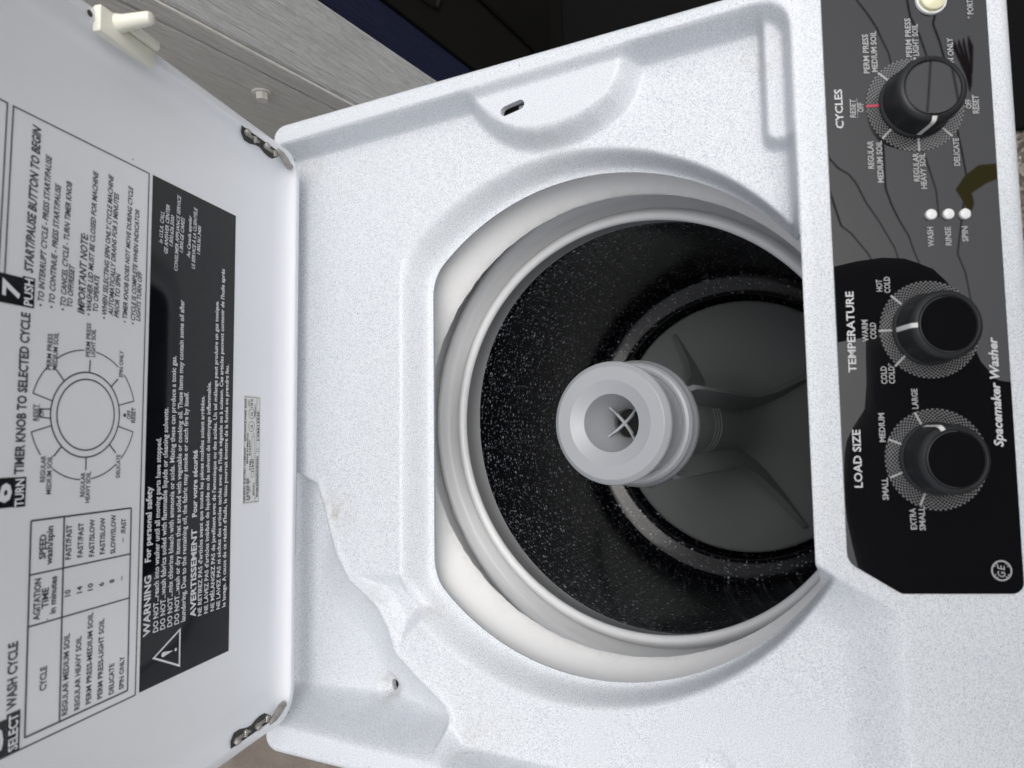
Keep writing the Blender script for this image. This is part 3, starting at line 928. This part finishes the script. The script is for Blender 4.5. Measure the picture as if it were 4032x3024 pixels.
for r, wd in ((22.6, 0.9), (27.1, 0.9)):
    g.arc(dcm, (r - wd / 2) * mm3, (r + wd / 2) * mm3, 0, 2 * math.pi, 72)
def pol(r, a):
    return (DC[0] + r * math.cos(RAD(a)), DC[1] + r * math.sin(RAD(a)))
for a0, a1 in ((5, 36), (46, 74), (-8, -37), (-47, -75), (-105, -134), (-142, -173), (175, 144), (127, 106)):
    g.arc(dcm, 40.9 * mm3, 41.6 * mm3, RAD(a0), RAD(a1), 20)
for a in (74, -75, -105, 106):
    ln(pol(27.0, a), pol(41.5, a), 0.7)
for a in (42, -2, -45, -135, -179, 137.5):
    ln(pol(27.2, a), pol(35.3, a), 0.9)
ln(pol(27, 84.5), pol(34.5, 86.3), 0.7); ln(pol(27, 96.5), pol(34.5, 94.2), 0.7); ln(pol(34.3, 86.3), pol(34.3, 94.2), 0.7)
g.arc(P3(pol(31.9, -89)), 0, 1.3 * mm3, 0, 2 * math.pi, 20)
ln((0.6, 209.8), (11.1, 209.8), 0.35); ln((0.2, 282.9), (10.2, 282.9), 0.35)
g.add([(x, y, 0.0) for x, y, z in PR['ink'].v], PR['ink'].f)
g.build('printed_instructions', M['dark_ink'], lid, TLW @ zoff(0.0003), smooth=False)
for key, qs in (('step7', ([(66.3, 297.2), (83.0, 297.2), (83.0, 316), (66.3, 316)], [(66.3, 289.2), (84.2, 289.2), (84.2, 297.1), (66.3, 297.1)])),
                ('step6', ([(-48.9, 297.4), (-32.1, 297.4), (-32.1, 316), (-48.9, 316)], [(-49.2, 289.8), (-32.2, 289.8), (-32.2, 297.3), (-49.2, 297.3)])),
                ('step5', ([(-185.2, 296.0), (-165.5, 296.0), (-165.5, 316), (-185.2, 316)], [(-185.3, 287.3), (-163.2, 287.5), (-163.2, 295.9), (-185.3, 295.9)]))):
    g = G()
    for q in qs:
        g.add([(*P3(p), 0) for p in q], [(0, 1, 2, 3)])
    g.add([(x, y, 0.0003) for x, y, z in PR[key].v], PR[key].f)
    nb = sum(1 for _ in qs)
    o = g.build('step_number', M['black_ink'], lid, TLW @ zoff(0.00035), smooth=False)
    o.data.materials.append(M['lid'])
    for i, p in enumerate(o.data.polygons):
        p.material_index = 0 if i < nb else 1

# rating plate
g = G()
g.prism(rounded_poly([P3(p) for p in ((-68.0, 55.0), (27.3, 55.0), (27.3, 79.6), (-67.0, 79.8))], 0.002, 4), 0, 0.0004)
plate = g.build('rating_plate', M['plate'], lid, TLW, smooth=False)
g = PR['plate']
for p, q in (((-66, 78.6), (26, 78.6)), ((26, 78.6), (26, 55.8)), ((26, 55.8), (-66.5, 55.8)), ((-66.5, 55.8), (-66, 78.6)),
             ((-65, 74.3), (-59, 74.3)), ((-65, 70.9), (-59, 70.9)), ((-59, 74.3), (-59, 70.9)), ((-58.3, 74.3), (-51.4, 74.3)), ((-58.3, 70.9), (-51.4, 70.9)), ((-58.3, 74.3), (-58.3, 70.9)), ((-51.4, 74.3), (-51.4, 70.9)),
             ((-50.8, 74.3), (-45.2, 74.3)), ((-50.8, 70.9), (-45.2, 70.9)), ((-45.2, 74.3), (-45.2, 70.9)),
             ((-44.5, 67.4), (-39.2, 67.4)), ((-44.5, 67.4), (-44.5, 63.4)), ((-44.5, 63.4), (-8.5, 63.4)), ((-8.5, 63.4), (-8.5, 67.0)), ((-8.5, 67.0), (-29, 67.0)), ((-29, 67), (-29, 70)),
             ((-66, 61.0), (-60.5, 61.0)), ((-60.5, 61.0), (-60.5, 64.6)), ((-60.5, 64.6), (-50, 64.6)), ((-50, 64.6), (-50, 61.0)), ((-50, 61.0), (-22, 61.0)), ((-22, 61.0), (-22, 55.8)), ((-20, 61), (-20, 55.8)),
             ((-20, 60.6), (8.6, 60.6)), ((8.6, 60.6), (8.6, 63.4)), ((8.6, 63.4), (19.5, 63.4)), ((19.5, 63.4), (19.5, 60.2)), ((19.5, 60.2), (26, 60.2))):
    g.quadline(P3(p), P3(q), 0.0003)
for cxx in (0.1, 11.3):
    g.arc(P3((cxx, 68.0)), 0.0041, 0.0045, 0, 2 * math.pi, 32)
g.build('rating_text', M['black_ink'], plate, TLW @ zoff(0.0006), smooth=False)

# ivory strike on the lid's right edge (upper corner of the picture)
g = G()
g.box((0.2510, 0.2130, 0.0085), (0.2690, 0.2630, 0.0150), 0.0014)
g.box((0.2625, 0.2145, 0.0150), (0.2690, 0.2480, 0.0200), 0.0018)
g.tube([(0.2645, 0.2475, 0.012), (0.2645, 0.2472, 0.020), (0.2648, 0.2470, 0.030), (0.2650, 0.2468, 0.0375), (0.2650, 0.2468, 0.0395), (0.2650, 0.2468, 0.0402)], [0.0066, 0.0052, 0.0047, 0.0044, 0.0036, 0.0016], 20)
g.build('strike', M['ivory'], lid, TLW, sharp=35)
g = G()
g.arc((0.2595, 0.2680), 0, 0.0022, 0, 2 * math.pi, 20)
g.build('strike_hole_shade', M['slot'], lid, TLW @ zoff(0.0118), smooth=False)  # flat dark disc stands for the shade in a hole

# hinges at the two lower corners
def hinge(sd):
    X = LX1 if sd > 0 else LX0
    mx = lambda d: X - sd * d
    g = G()
    # dark plate laid over the inner skin, coloured as the shade of a cavity
    ctrl = [(0.106, 0.0), (0.101, 0.55), (0.092, 1.0), (0.084, 0.98), (0.076, 0.74), (0.070, 0.72), (0.062, 0.9), (0.054, 1.0), (0.048, 0.95), (0.044, 0.5), (0.043, 0.0)]
    top = [(mx(0.0094), v, 0.0106) for v, e in ctrl]
    mid = [(mx(0.0094 + 0.0036 * e), v, 0.0106 - 0.0046 * e) for v, e in ctrl]
    low = [(mx(0.0094 + 0.0066 * e), v, 0.0106 - 0.0070 * min(1, e * 1.02)) for v, e in ctrl]
    n = len(ctrl)
    g.add(top + mid + low, [(i, i + 1, n + i + 1, n + i) for i in range(n - 1)] + [(n + i, n + i + 1, 2 * n + i + 1, 2 * n + i) for i in range(n - 1)])
    h = g.build('hinge', M['slot'], washer, TLW @ zoff(0.0008))
    g = G()
    for v0, v1 in ((0.075, 0.097), (0.044, 0.068)):
        g.box((min(mx(0.0098), mx(0.0125)), v0, 0.0050), (max(mx(0.0098), mx(0.0125)), v1, 0.0100), 0.0012)
    g.tube([(mx(0.0105), 0.093, 0.0098), (mx(0.0118), 0.096, 0.0110), (mx(0.0100), 0.099, 0.0105)], [0.002, 0.0032, 0.002], 8)
    g.tube([(mx(0.0105), 0.063, 0.0098), (mx(0.0118), 0.066, 0.0110), (mx(0.0100), 0.069, 0.0105)], [0.002, 0.0032, 0.002], 8)
    # hooked arm that curls down to the pivot
    g.tube([(mx(0.0080), 0.050, 0.0100), (mx(0.0095), 0.043, 0.0110), (mx(0.0125), 0.036, 0.0112), (mx(0.0150), 0.030, 0.0105), (mx(0.0155), 0.0255, 0.0095), (mx(0.0135), 0.0220, 0.0085), (mx(0.0100), 0.0215, 0.0080)],
           [0.0022, 0.0029, 0.0032, 0.0031, 0.0029, 0.0027, 0.0022], 10)
    g.build('hinge_bracket', M['zinc'], h, TLW)
    for v in (0.0840, 0.0525):
        g = G()
        pts, rr = [], []
        for k in range(15):
            d = 0.0105 + 0.0055 * k / 14
            pts.append((mx(d), v, 0.0098 + 0.15 * (d - 0.0105)))
            rr.append(0.0016 + (0.0004 if k % 4 < 2 else 0) if k < 12 else 0.0016 - 0.0004 * (k - 11))
        g.tube(pts, rr, 10)
        g.build('screw', M['steel'], h, TLW)
    g = G()
    g.tube([(mx(0.0105), 0.0190, 0.0070), (mx(0.0045), 0.0175, 0.0085)], 0.0026, 12)
    g.build('pivot_pin', M['zinc'], h, TLW)
    return h
hinge(1)
hinge(-1)

# ------------------------------------------------------------------ control panel (console plane, tilted 25 degrees)
th = RAD(25)
TP = Matrix((Vector((1, 0, 0)), Vector((0, math.cos(th), math.sin(th))), Vector((0, -math.sin(th), math.cos(th))))).transposed().to_4x4()
TP.translation = (0, YR, 0)
TPW = WT @ TP
g = G()
outline = rounded_poly([P3(p) for p in ((292, -20.4), (292, -130.4), (-110, -129.6), (-116.6, -129.0), (-116.3, -52.5), (-97.0, -21.0), (-88, -20.0))][::-1],
                       [0, 0.006, 0.004, 0.006, 0.0, 0.004, 0.004], 5)
outline = [P3(p) for p in ((292, -20.4), (-84, -20.0))] + rounded_poly([P3(p) for p in ((-84, -20.0), (-96.2, -20.0), (-116.3, -53.0), (-116.6, -129.6), (292, -130.8))], [0, 0.011, 0.006, 0.0075, 0], 7)[1:]
g.prism(outline, -0.0005, 0.0012)
panel = g.build('control_panel', M['acrylic'], washer, TPW, smooth=False)
for k_ in ('cycle_words', 'lamp_words', 'warm_words', 'hot_words', 'cold_words', 'large_words', 'medium_words', 'small_words', 'extra_words', 'footnote_words'):
    PR[k_].build('panel_lettering', M['dim_ink'], panel, TPW @ zoff(0.0016), smooth=False)
for k_ in ('head1', 'head2', 'head3'):
    PR[k_].build('panel_heading', M['white_ink'], panel, TPW @ zoff(0.0016), smooth=False)
PR['panel_big'].build('panel_name', M['white_ink'], panel, TPW @ zoff(0.0016), smooth=False)
# round monogram badge
g = PR['panel_logo']
lc = P3((-101.9, -116.0))
g.arc(lc, 0.0055, 0.0066, 0, 2 * math.pi, 48)
for a in (45, 135, 225, 315):
    c2 = (lc[0] + 0.0047 * math.cos(RAD(a)), lc[1] + 0.0047 * math.sin(RAD(a)))
    g.arc(c2, 0.0007, 0.0013, RAD(a - 120), RAD(a + 100), 14)
g.build('round_emblem', M['dim_ink'], panel, TPW @ zoff(0.0016), smooth=False)
# underlines between stacked words
for p, q in (((199.3, -40.7), (212.8, -40.7)), ((199.6, -116.9), (212.6, -116.9))):
    g = G()
    g.quadline(P3(p), P3(q), 0.0003)
    g.build('panel_underline', M['dim_ink'], panel, TPW @ zoff(0.0016), smooth=False)

def dial(c, R, ticks, red=None):
    me_v, me_f, uv = [], [], []
    r0, r1, n, rows = 0.019, R, 128, 12
    for j in range(n + 1):
        a = 2 * math.pi * j / n
        for r in (r0, r1):
            me_v.append((c[0] * mm3 + r * math.cos(a), c[1] * mm3 + r * math.sin(a), 0.00145))
    for j in range(n):
        me_f.append((2 * j, 2 * j + 1, 2 * j + 3, 2 * j + 2))
    me = to_mesh('halftone_ring', [(TPW @ Vector(v))[:] for v in me_v], me_f, False)
    ul = me.uv_layers.new(name='UVMap')
    for p in me.polygons:
        for li, vi in zip(p.loop_indices, p.vertices):
            ul.data[li].uv = (vi // 2, rows * (vi % 2))
    link('halftone_ring', me, M['halftone'], panel)
    for p, q in ticks:
        g = G()
        g.quadline(P3(p), P3(q), 0.0014)
        g.build('dial_tick', M['dim_ink'], panel, TPW @ zoff(0.0018), smooth=False)
    if red:
        g = G(); g.quadline(P3(red[0]), P3(red[1]), 0.0016)
        g.build('dial_tick', M['red_ink'], panel, TPW @ zoff(0.0018), smooth=False)
dial((54.3, -80.0), 0.0324, (((77.3, -56.0), (69.9, -64.0)), ((53.9, -46.8), (54.2, -58.0)), ((30.3, -56.2), (38.8, -64.9))))
dial((207.4, -79.2), 0.0326, (((230.2, -55.7), (223.8, -63.0)), ((184.3, -56.1), (193.9, -65.5)), ((175.0, -79.8), (187.6, -80.0)), ((184.6, -102.2), (191.0, -95.7)), ((240.3, -80.5), (229, -79.5)), ((230.5, -102), (223.5, -95))), ((207.1, -46.4), (207.6, -59.3)))
dial((-30.7, -79.5), 0.0330, (((-0.1, -67.1), (-8.2, -71.1)), ((-17.4, -49.4), (-21.7, -60.0)), ((-42.2, -49.1), (-37.6, -60.4)), ((-60.1, -67.4), (-50.8, -71.6))))

def knob(name, c, R0, ang):
    """c in panel mm, ang: direction of the pointer in the panel plane"""
    T = TPW @ Matrix.Translation((c[0] * mm3, c[1] * mm3, 0.0012))
    g = G()
    R1 = R0 * 0.985
    g.lathe([(R0 * 1.06, 0.0), (R0 * 1.06, 0.0022), (R0, 0.0034), (R1, 0.0200), (R1 - 0.0008, 0.0218), (R1 - 0.0026, 0.0228), (0.0190, 0.0232), (0.0183, 0.0228), (0.0179, 0.0220), (0.0, 0.0220)], 72)
    kb = g.build(name, M['knob'], washer, T, sharp=40)
    g = G()
    g.lathe([(0.0178, 0.0218), (0.0177, 0.0225), (0.0172, 0.0228), (0.0, 0.0228)], 64)
    g.build('knob_insert', M['knobcap'], kb, T, sharp=8)
    g = G()
    a = RAD(ang)
    wd = 0.0015
    d = Vector((math.cos(a), math.sin(a))); nn = Vector((-d.y, d.x)) * wd
    pts = [(R0 + 0.0004, 0.0040), (R1 + 0.0005, 0.0200), (R1 - 0.0003, 0.0223), (R1 - 0.0024, 0.0234), (0.0194, 0.0238)]
    vs = []
    for r, z in pts:
        vs += [(d.x * r - nn.x, d.y * r - nn.y, z), (d.x * r + nn.x, d.y * r + nn.y, z)]
    g.add(vs, [(2 * i, 2 * i + 1, 2 * i + 3, 2 * i + 2) for i in range(len(pts) - 1)])
    g.build('pointer', M['pointer'], kb, T)
    return kb
knob('temperature_knob', (54.2, -79.6), 0.0226, 91)
knob('timer_knob', (208.0, -79.2), 0.0228, 178)
knob('load_size_knob', (-30.2, -79.3), 0.0224, 22)

for c in ((131.2, -84.8), (131.2, -96.1), (131.0, -106.9)):
    g = G()
    g.lathe([(0.0036, 0.0), (0.0036, 0.0018), (0.0034, 0.0023), (0.0030, 0.0025), (0.0, 0.0027)], 28)
    g.build('indicator_lamp', M['lens'], washer, TPW @ Matrix.Translation((c[0] * mm3, c[1] * mm3, 0.0010)))
g = G()
g.lathe([(0.0104, 0.0), (0.0104, 0.0016), (0.0100, 0.0024), (0.0094, 0.0026), (0.0090, 0.0022), (0.0089, 0.0010)], 48)
bz = g.build('start_button', M['ring'], washer, TPW @ Matrix.Translation((0.2805, -0.0935, 0.0010)))
g = G()
g.lathe([(0.0087, 0.0), (0.0087, 0.0040), (0.0082, 0.0047), (0.0, 0.0050)], 48)
g.build('button_face', M['btn'], bz, TPW @ Matrix.Translation((0.2805, -0.0935, 0.0010)))

# lid switch seen down the slot in the boss
g = G()
g.box((0.2550, 0.0330, -0.0260), (0.2720, 0.0620, -0.0240))
sw = g.build('lid_switch', M['slot'], washer, WT, smooth=False)
g = G()
g.box((0.2585, 0.0345, -0.0240), (0.2680, 0.0455, -0.0165), 0.001)
g.build('switch_body', M['agit'], sw, WT, smooth=False)

# ------------------------------------------------------------------ surroundings
g = G()
g.add([(-60, -60, 0), (60, -60, 0), (60, 60, 0), (-60, 60, 0)], [(0, 1, 2, 3)])
gr = g.build('ground', M['ground'], None, Matrix.Translation((0, 0, GROUND_Z)), smooth=False)
gr['kind'] = 'structure'

# everything built onto the house leans about three degrees against the machine
up = -Vector((0.0539, -0.01696, -0.9984)).normalized()
hx = Vector((1, 0, -up.x / up.z)).normalized()
hy = up.cross(hx)
TH = Matrix((hx, hy, up)).transposed().to_4x4()
TH.translation = (0.40, 0.34, -0.152)
# corner post
post = thing('corner_post', 'white painted timber corner post with bolted board behind the machine', 'post', TH @ Vector((0.05, 0.05, -0.72)))
iP = post.matrix_basis.inverted()
TPO = Matrix.Translation(-post.location) @ TH
def grid_box(lo, hi, nx, ny, nz, amp, bev):
    bm = bmesh.new()
    bmesh.ops.create_cube(bm, size=1)
    for v in bm.verts:
        v.co = Vector([lo[i] + (v.co[i] + 0.5) * (hi[i] - lo[i]) for i in range(3)])
    bmesh.ops.bevel(bm, geom=[e for e in bm.edges if abs(e.verts[0].co.z - e.verts[1].co.z) > 0.1], offset=bev, segments=3, profile=0.6, affect='EDGES')
    return bm
g = G(); g.bm(grid_box((0.0, 0.0, -0.70), (0.1015, 0.42, 2.0), 1, 1, 1, 0, 0.006))
g.build('post_core', M['wood2'], post, TPO, sharp=30)
g = G(); g.bm(grid_box((-0.0040, 0.002, -0.70), (-0.0003, 0.0265, 2.0), 1, 1, 1, 0, 0.0015))
g.build('corner_strip', M['wood'], post, TPO, sharp=30)
g = G(); g.bm(grid_box((-0.0060, 0.0280, -0.70), (-0.0003, 0.44, 2.0), 1, 1, 1, 0, 0.002))
g.build('face_board', M['wood'], post, TPO, sharp=30)
g = G()
g.lathe([(0.0, 0.0), (0.0155, 0.0), (0.0160, 0.0010), (0.0150, 0.0026), (0.0, 0.0028)], 28)
hexo = [(0.0098 * math.cos(RAD(60 * k + 12)), 0.0098 * math.sin(RAD(60 * k + 12))) for k in range(6)]
g.prism(hexo, 0.0022, 0.0135)
bolt = g.build('bolt', M['paintchip'], post, TPO @ Matrix.Translation((-0.0062, 0.0600, 0.085)) @ Matrix.Rotation(RAD(-90), 4, 'Y') @ Matrix.Scale(0.72, 4), sharp=30)

# navy board and black moulded panel
g = G(); g.bm(grid_box((0.1035, 0.020, -0.70), (0.176, 0.050, 0.10), 1, 1, 1, 0, 0.003))
b = g.build('navy_board', M['blue'], None, TH, sharp=30)
tag(b, 'narrow navy blue painted board between the white post and the black panel', 'board')
g = G()
g.bm(grid_box((0.1775, 0.014, -0.70), (1.60, 0.060, 0.04), 1, 1, 1, 0, 0.004))
bp = thing('black_panel', 'large black moulded plastic panel right of the navy board', 'panel', TH @ Vector((0.8, 0.03, -0.70)))
TBP = Matrix.Translation(-bp.location) @ TH
g.build('panel_sheet', M['blackp'], bp, TBP, sharp=30)
g = G()
pts = []
for k in range(24):
    t = k / 23
    pts.append((0.215 + 0.05 * t ** 3, 0.0135, 0.02 - 0.42 * t) if k < 14 else (0.226 + 0.06 * (k - 13) / 10, 0.0135, 0.02 - 0.42 * 13 / 23 - 0.012 * math.sin((k - 13) / 10 * math.pi)))
g.tube(pts, 0.004, 8)
g.build('moulded_rib', M['blackp'], bp, TBP)
g = G()
g.box((0.30, 0.006, -0.62), (0.46, 0.0135, 0.03), 0.004)
g.build('raised_pad', M['blackp'], bp, TBP)

g = G()
g.box((0.47, -1.30, GROUND_Z + 0.002), (2.4, 0.62, GROUND_Z + 0.016), 0.005)  # black sheet over this part of the ground
mt = g.build('black_ground_sheet', M['rubber'], None, None, smooth=False)
tag(mt, 'black sheet lying on the ground in front of the black panel', 'mat')

# ------------------------------------------------------------------ seen only as reflections in the panel: tree and photographer
tree = thing('bare_tree', 'bare tree with thin dark branches overhanging in front of the machine', 'tree', (3.2, -3.3, GROUND_Z))
TT = Matrix.Translation(-tree.location)
g = G()
g.tube([(3.2, -3.3, GROUND_Z), (3.15, -3.28, 0.4), (3.05, -3.2, 1.5), (2.8, -3.1, 2.3), (2.5, -3.05, 2.9), (2.3, -3.0, 3.6)], [0.16, 0.13, 0.10, 0.07, 0.05, 0.02], 12)
g.build('trunk', M['bark'], tree, TT)
limbs = [
 [(2.8, -3.1, 2.3), (2.349, -3, 2.315), (2.234, -3, 2.253), (2.129, -3, 2.202), (2.036, -3, 2.17), (1.953, -3, 2.139), (1.836, -3, 2.119), (1.60, -3, 2.06)],
 [(2.5, -3.05, 2.9), (1.7, -3, 2.66), (1.471, -3, 2.491), (1.411, -3, 2.422), (1.343, -3, 2.376), (1.225, -3, 2.324), (1.094, -3, 2.247), (0.934, -3, 2.166), (0.7, -3, 2.10)],
 [(1.836, -3, 2.119), (1.5, -3, 2.20), (1.258, -3, 2.2), (1.159, -3, 2.17), (1.068, -3, 2.132), (0.976, -3, 2.085), (0.883, -3, 2.058), (0.70, -3, 1.99)],
 [(2.95, -3.15, 1.9), (2.171, -3, 2.019), (2.076, -3, 2.008), (1.956, -3, 1.965), (1.838, -3, 1.935), (1.419, -3, 1.991), (1.309, -3, 1.965), (1.158, -3, 1.927), (1.02, -3, 1.92)],
 [(3.05, -3.2, 1.6), (2.003, -3, 1.881), (1.97, -3, 1.891), (1.871, -3, 1.865), (1.785, -3, 1.848), (1.396, -3, 1.804), (1.287, -3, 1.789), (1.165, -3, 1.775), (0.823, -3, 1.841), (0.729, -3, 1.81), (0.5, -3, 1.78)],
 [(1.7, -3, 2.66), (1.143, -3, 2.49), (1.077, -3, 2.422), (0.952, -3, 2.331), (0.8, -3, 2.25)]]
for L in limbs:
    g = G()
    n = len(L)
    g.tube(L, [0.0054 - 0.0034 * i / n for i in range(n)], 6)
    g.build('limb', M['bark'], tree, TT)
def leaf(pts, material, dy):
    g = G()
    n = len(pts)
    g.add([(x, y - 0.004, z) for x, y, z in pts] + [(x, y + 0.004, z) for x, y, z in pts],
          [tuple(range(n)), tuple(reversed(range(n, 2 * n)))] + [(i, n + i, n + (i + 1) % n, (i + 1) % n) for i in range(n)])
    return g.build('leaf', material, tree, TT, smooth=False)
leaf([(1.181, -3, 1.641), (1.201, -3, 1.715), (1.175, -3, 1.781), (1.125, -3, 1.829), (1.056, -3, 1.796), (0.991, -3, 1.772), (1.034, -3, 1.751), (1.087, -3, 1.758), (1.108, -3, 1.693), (1.111, -3, 1.642)], M['leafy'], 0)
for strip in (((1.83, 1.792), (1.800, 1.799), (1.640, 1.748), (1.557, 1.735), (1.660, 1.741)), ((1.825, 1.770), (1.800, 1.776), (1.650, 1.738), (1.560, 1.732), (1.66, 1.729)),
              ((1.822, 1.748), (1.790, 1.753), (1.640, 1.727), (1.575, 1.727), (1.64, 1.720)), ((1.820, 1.726), (1.770, 1.729), (1.640, 1.718), (1.70, 1.713), (1.763, 1.708))):
    leaf([(x, -3, z) for x, z in strip], M['leafr'], 0)

# photographer leaning over the machine, phone in both hands
person = thing('person', 'person in a black jacket leaning forward and holding a phone over the machine', 'person', (-0.10, -0.85, GROUND_Z))
def skin(name, nodes, edges, material, parent, sub=2):
    """nodes: {key: ((x,y,z), radius)}"""
    keys = list(nodes)
    me = bpy.data.meshes.new(name)
    me.from_pydata([Vector(nodes[k][0]) - person.location for k in keys], [(keys.index(a), keys.index(b)) for a, b in edges], [])
    o = link(name, me, material, parent)
    sm = o.modifiers.new('skin', 'SKIN')
    sl = me.skin_vertices[0].data if me.skin_vertices else None
    for i, k in enumerate(keys):
        r = nodes[k][1]
        sl[i].radius = (r, r) if not isinstance(r, tuple) else r
        sl[i].use_root = (i == 0)
    sm.use_smooth_shade = True
    ss = o.modifiers.new('sub', 'SUBSURF'); ss.levels = sub; ss.render_levels = sub
    return o
PY = -0.86
nodes = {'pelvis': ((-0.10, PY, 0.02), 0.145), 'waist': ((-0.09, PY + 0.02, 0.13), (0.19, 0.14)), 'chest': ((-0.11, PY + 0.06, 0.28), (0.16, 0.12)), 'upper': ((-0.11, PY + 0.10, 0.36), (0.13, 0.10)), 'neck': ((-0.11, PY + 0.15, 0.47), 0.060),
 'shL': ((-0.28, PY + 0.11, 0.36), 0.075), 'elL': ((-0.32, PY + 0.24, 0.16), 0.058), 'wrL': ((-0.15, PY + 0.50, 0.44), 0.038),
 'shR': ((0.06, PY + 0.11, 0.35), 0.078), 'elR': ((0.172, PY + 0.25, 0.265), 0.060), 'wrR': ((0.105, PY + 0.48, 0.45), 0.042),
 'hipL': ((-0.19, PY, -0.06), 0.10), 'knL': ((-0.20, PY + 0.02, -0.42), 0.068), 'anL': ((-0.20, PY - 0.02, -0.78), 0.05), 'toL': ((-0.21, PY + 0.13, -0.825), 0.035),
 'hipR': ((-0.01, PY, -0.06), 0.10), 'knR': ((0.0, PY + 0.02, -0.42), 0.068), 'anR': ((0.0, PY - 0.02, -0.78), 0.05), 'toR': ((0.01, PY + 0.13, -0.825), 0.035)}
edges = [('pelvis', 'waist'), ('waist', 'chest'), ('chest', 'upper'), ('upper', 'neck'), ('upper', 'shL'), ('shL', 'elL'), ('elL', 'wrL'), ('upper', 'shR'), ('shR', 'elR'), ('elR', 'wrR'),
         ('pelvis', 'hipL'), ('hipL', 'knL'), ('knL', 'anL'), ('anL', 'toL'), ('pelvis', 'hipR'), ('hipR', 'knR'), ('knR', 'anR'), ('anR', 'toR')]
skin('body', nodes, edges, M['cloth'], person)
hc = Vector((-0.11, PY + 0.22, 0.58)) - person.location
bm = bmesh.new()
bmesh.ops.create_uvsphere(bm, u_segments=32, v_segments=24, radius=1)
for v in bm.verts:
    x, y, z = v.co
    jaw = 1 - 0.22 * max(0, -z)
    nose = 0.016 * math.exp(-((x / 0.16) ** 2 + ((z + 0.08) / 0.2) ** 2)) * (y > 0.5)
    brow = -0.006 * (math.exp(-(((abs(x) - 0.38) / 0.14) ** 2 + ((z - 0.08) / 0.12) ** 2)) if y > 0.4 else 0)
    v.co = Vector((x * 0.074 * jaw, y * 0.094 * jaw + nose + brow, z * 0.115))
bm.transform(Matrix.Rotation(RAD(-38), 4, 'X'))
bmesh.ops.translate(bm, verts=bm.verts, vec=hc)
g = G(); g.bm(bm); g.build('head', M['skin'], person)
bm = bmesh.new()
bmesh.ops.create_uvsphere(bm, u_segments=32, v_segments=16, radius=1)
for v in bm.verts:
    x, y, z = v.co
    v.co = Vector((x * 0.082, y * 0.100 - 0.016, max(z, -0.55 if y < 0.1 else 0.25) * 0.122 + 0.006))
bm.transform(Matrix.Rotation(RAD(-38), 4, 'X'))
bmesh.ops.translate(bm, verts=bm.verts, vec=hc)
g = G(); g.bm(bm); g.build('hair', M['hair'], person)
def hand(side, wrist, pc, fd, td):
    """palm from wrist to pc, fingers along fd, thumb along td"""
    wv, pcv, fdv, tdv = Vector(wrist), Vector(pc), Vector(fd).normalized(), Vector(td).normalized()
    nodes = {'w': (wv, 0.026), 'p': (pcv, (0.030, 0.018))}
    edges = [('w', 'p')]
    across = (pcv - wv).normalized().cross(fdv).normalized()
    for i, L in enumerate((0.068, 0.078, 0.072, 0.056)):
        b0 = pcv + across * (0.018 * (1.5 - i)) + (pcv - wv).normalized() * 0.02
        nodes['a%d' % i] = (b0, 0.0095); nodes['b%d' % i] = (b0 + fdv * L * 0.5, 0.0085); nodes['c%d' % i] = (b0 + (fdv * 0.8 - (pcv - wv).normalized() * 0.5) * L, 0.007)
        edges += [('p', 'a%d' % i), ('a%d' % i, 'b%d' % i), ('b%d' % i, 'c%d' % i)]
    nodes['t'] = (wv + (pcv - wv) * 0.5 + tdv * 0.03, 0.0115); nodes['u'] = (wv + (pcv - wv) * 0.8 + tdv * 0.055, 0.009)
    edges += [('w', 't'), ('t', 'u')]
    return skin('hand', nodes, edges, M['skin'], person)
hand(-1, (-0.15, PY + 0.50, 0.44), (-0.115, PY + 0.56, 0.475), (0.4, 0.9, 0.3), (0.8, 0.1, 0.5))
hand(1, (0.105, PY + 0.48, 0.45), (0.080, PY + 0.535, 0.480), (-0.6, 0.8, 0.2), (-0.8, 0.1, 0.5))

# phone: the camera looks out of its corner
phone = thing('phone', 'black mobile phone held flat above the washing machine', 'phone', CAM)
R3 = Matrix(ROT).to_4x4()
g = G()
g.box((-0.014, -0.060, 0.0065), (0.133, 0.014, 0.0145), 0.0028)
g.build('phone_body', M['knobcap'], phone, R3, smooth=False)
g = G()
g.box((-0.011, -0.057, 0.0146), (0.130, 0.011, 0.0150))
g.build('phone_screen', M['acrylic'], phone, R3, smooth=False)
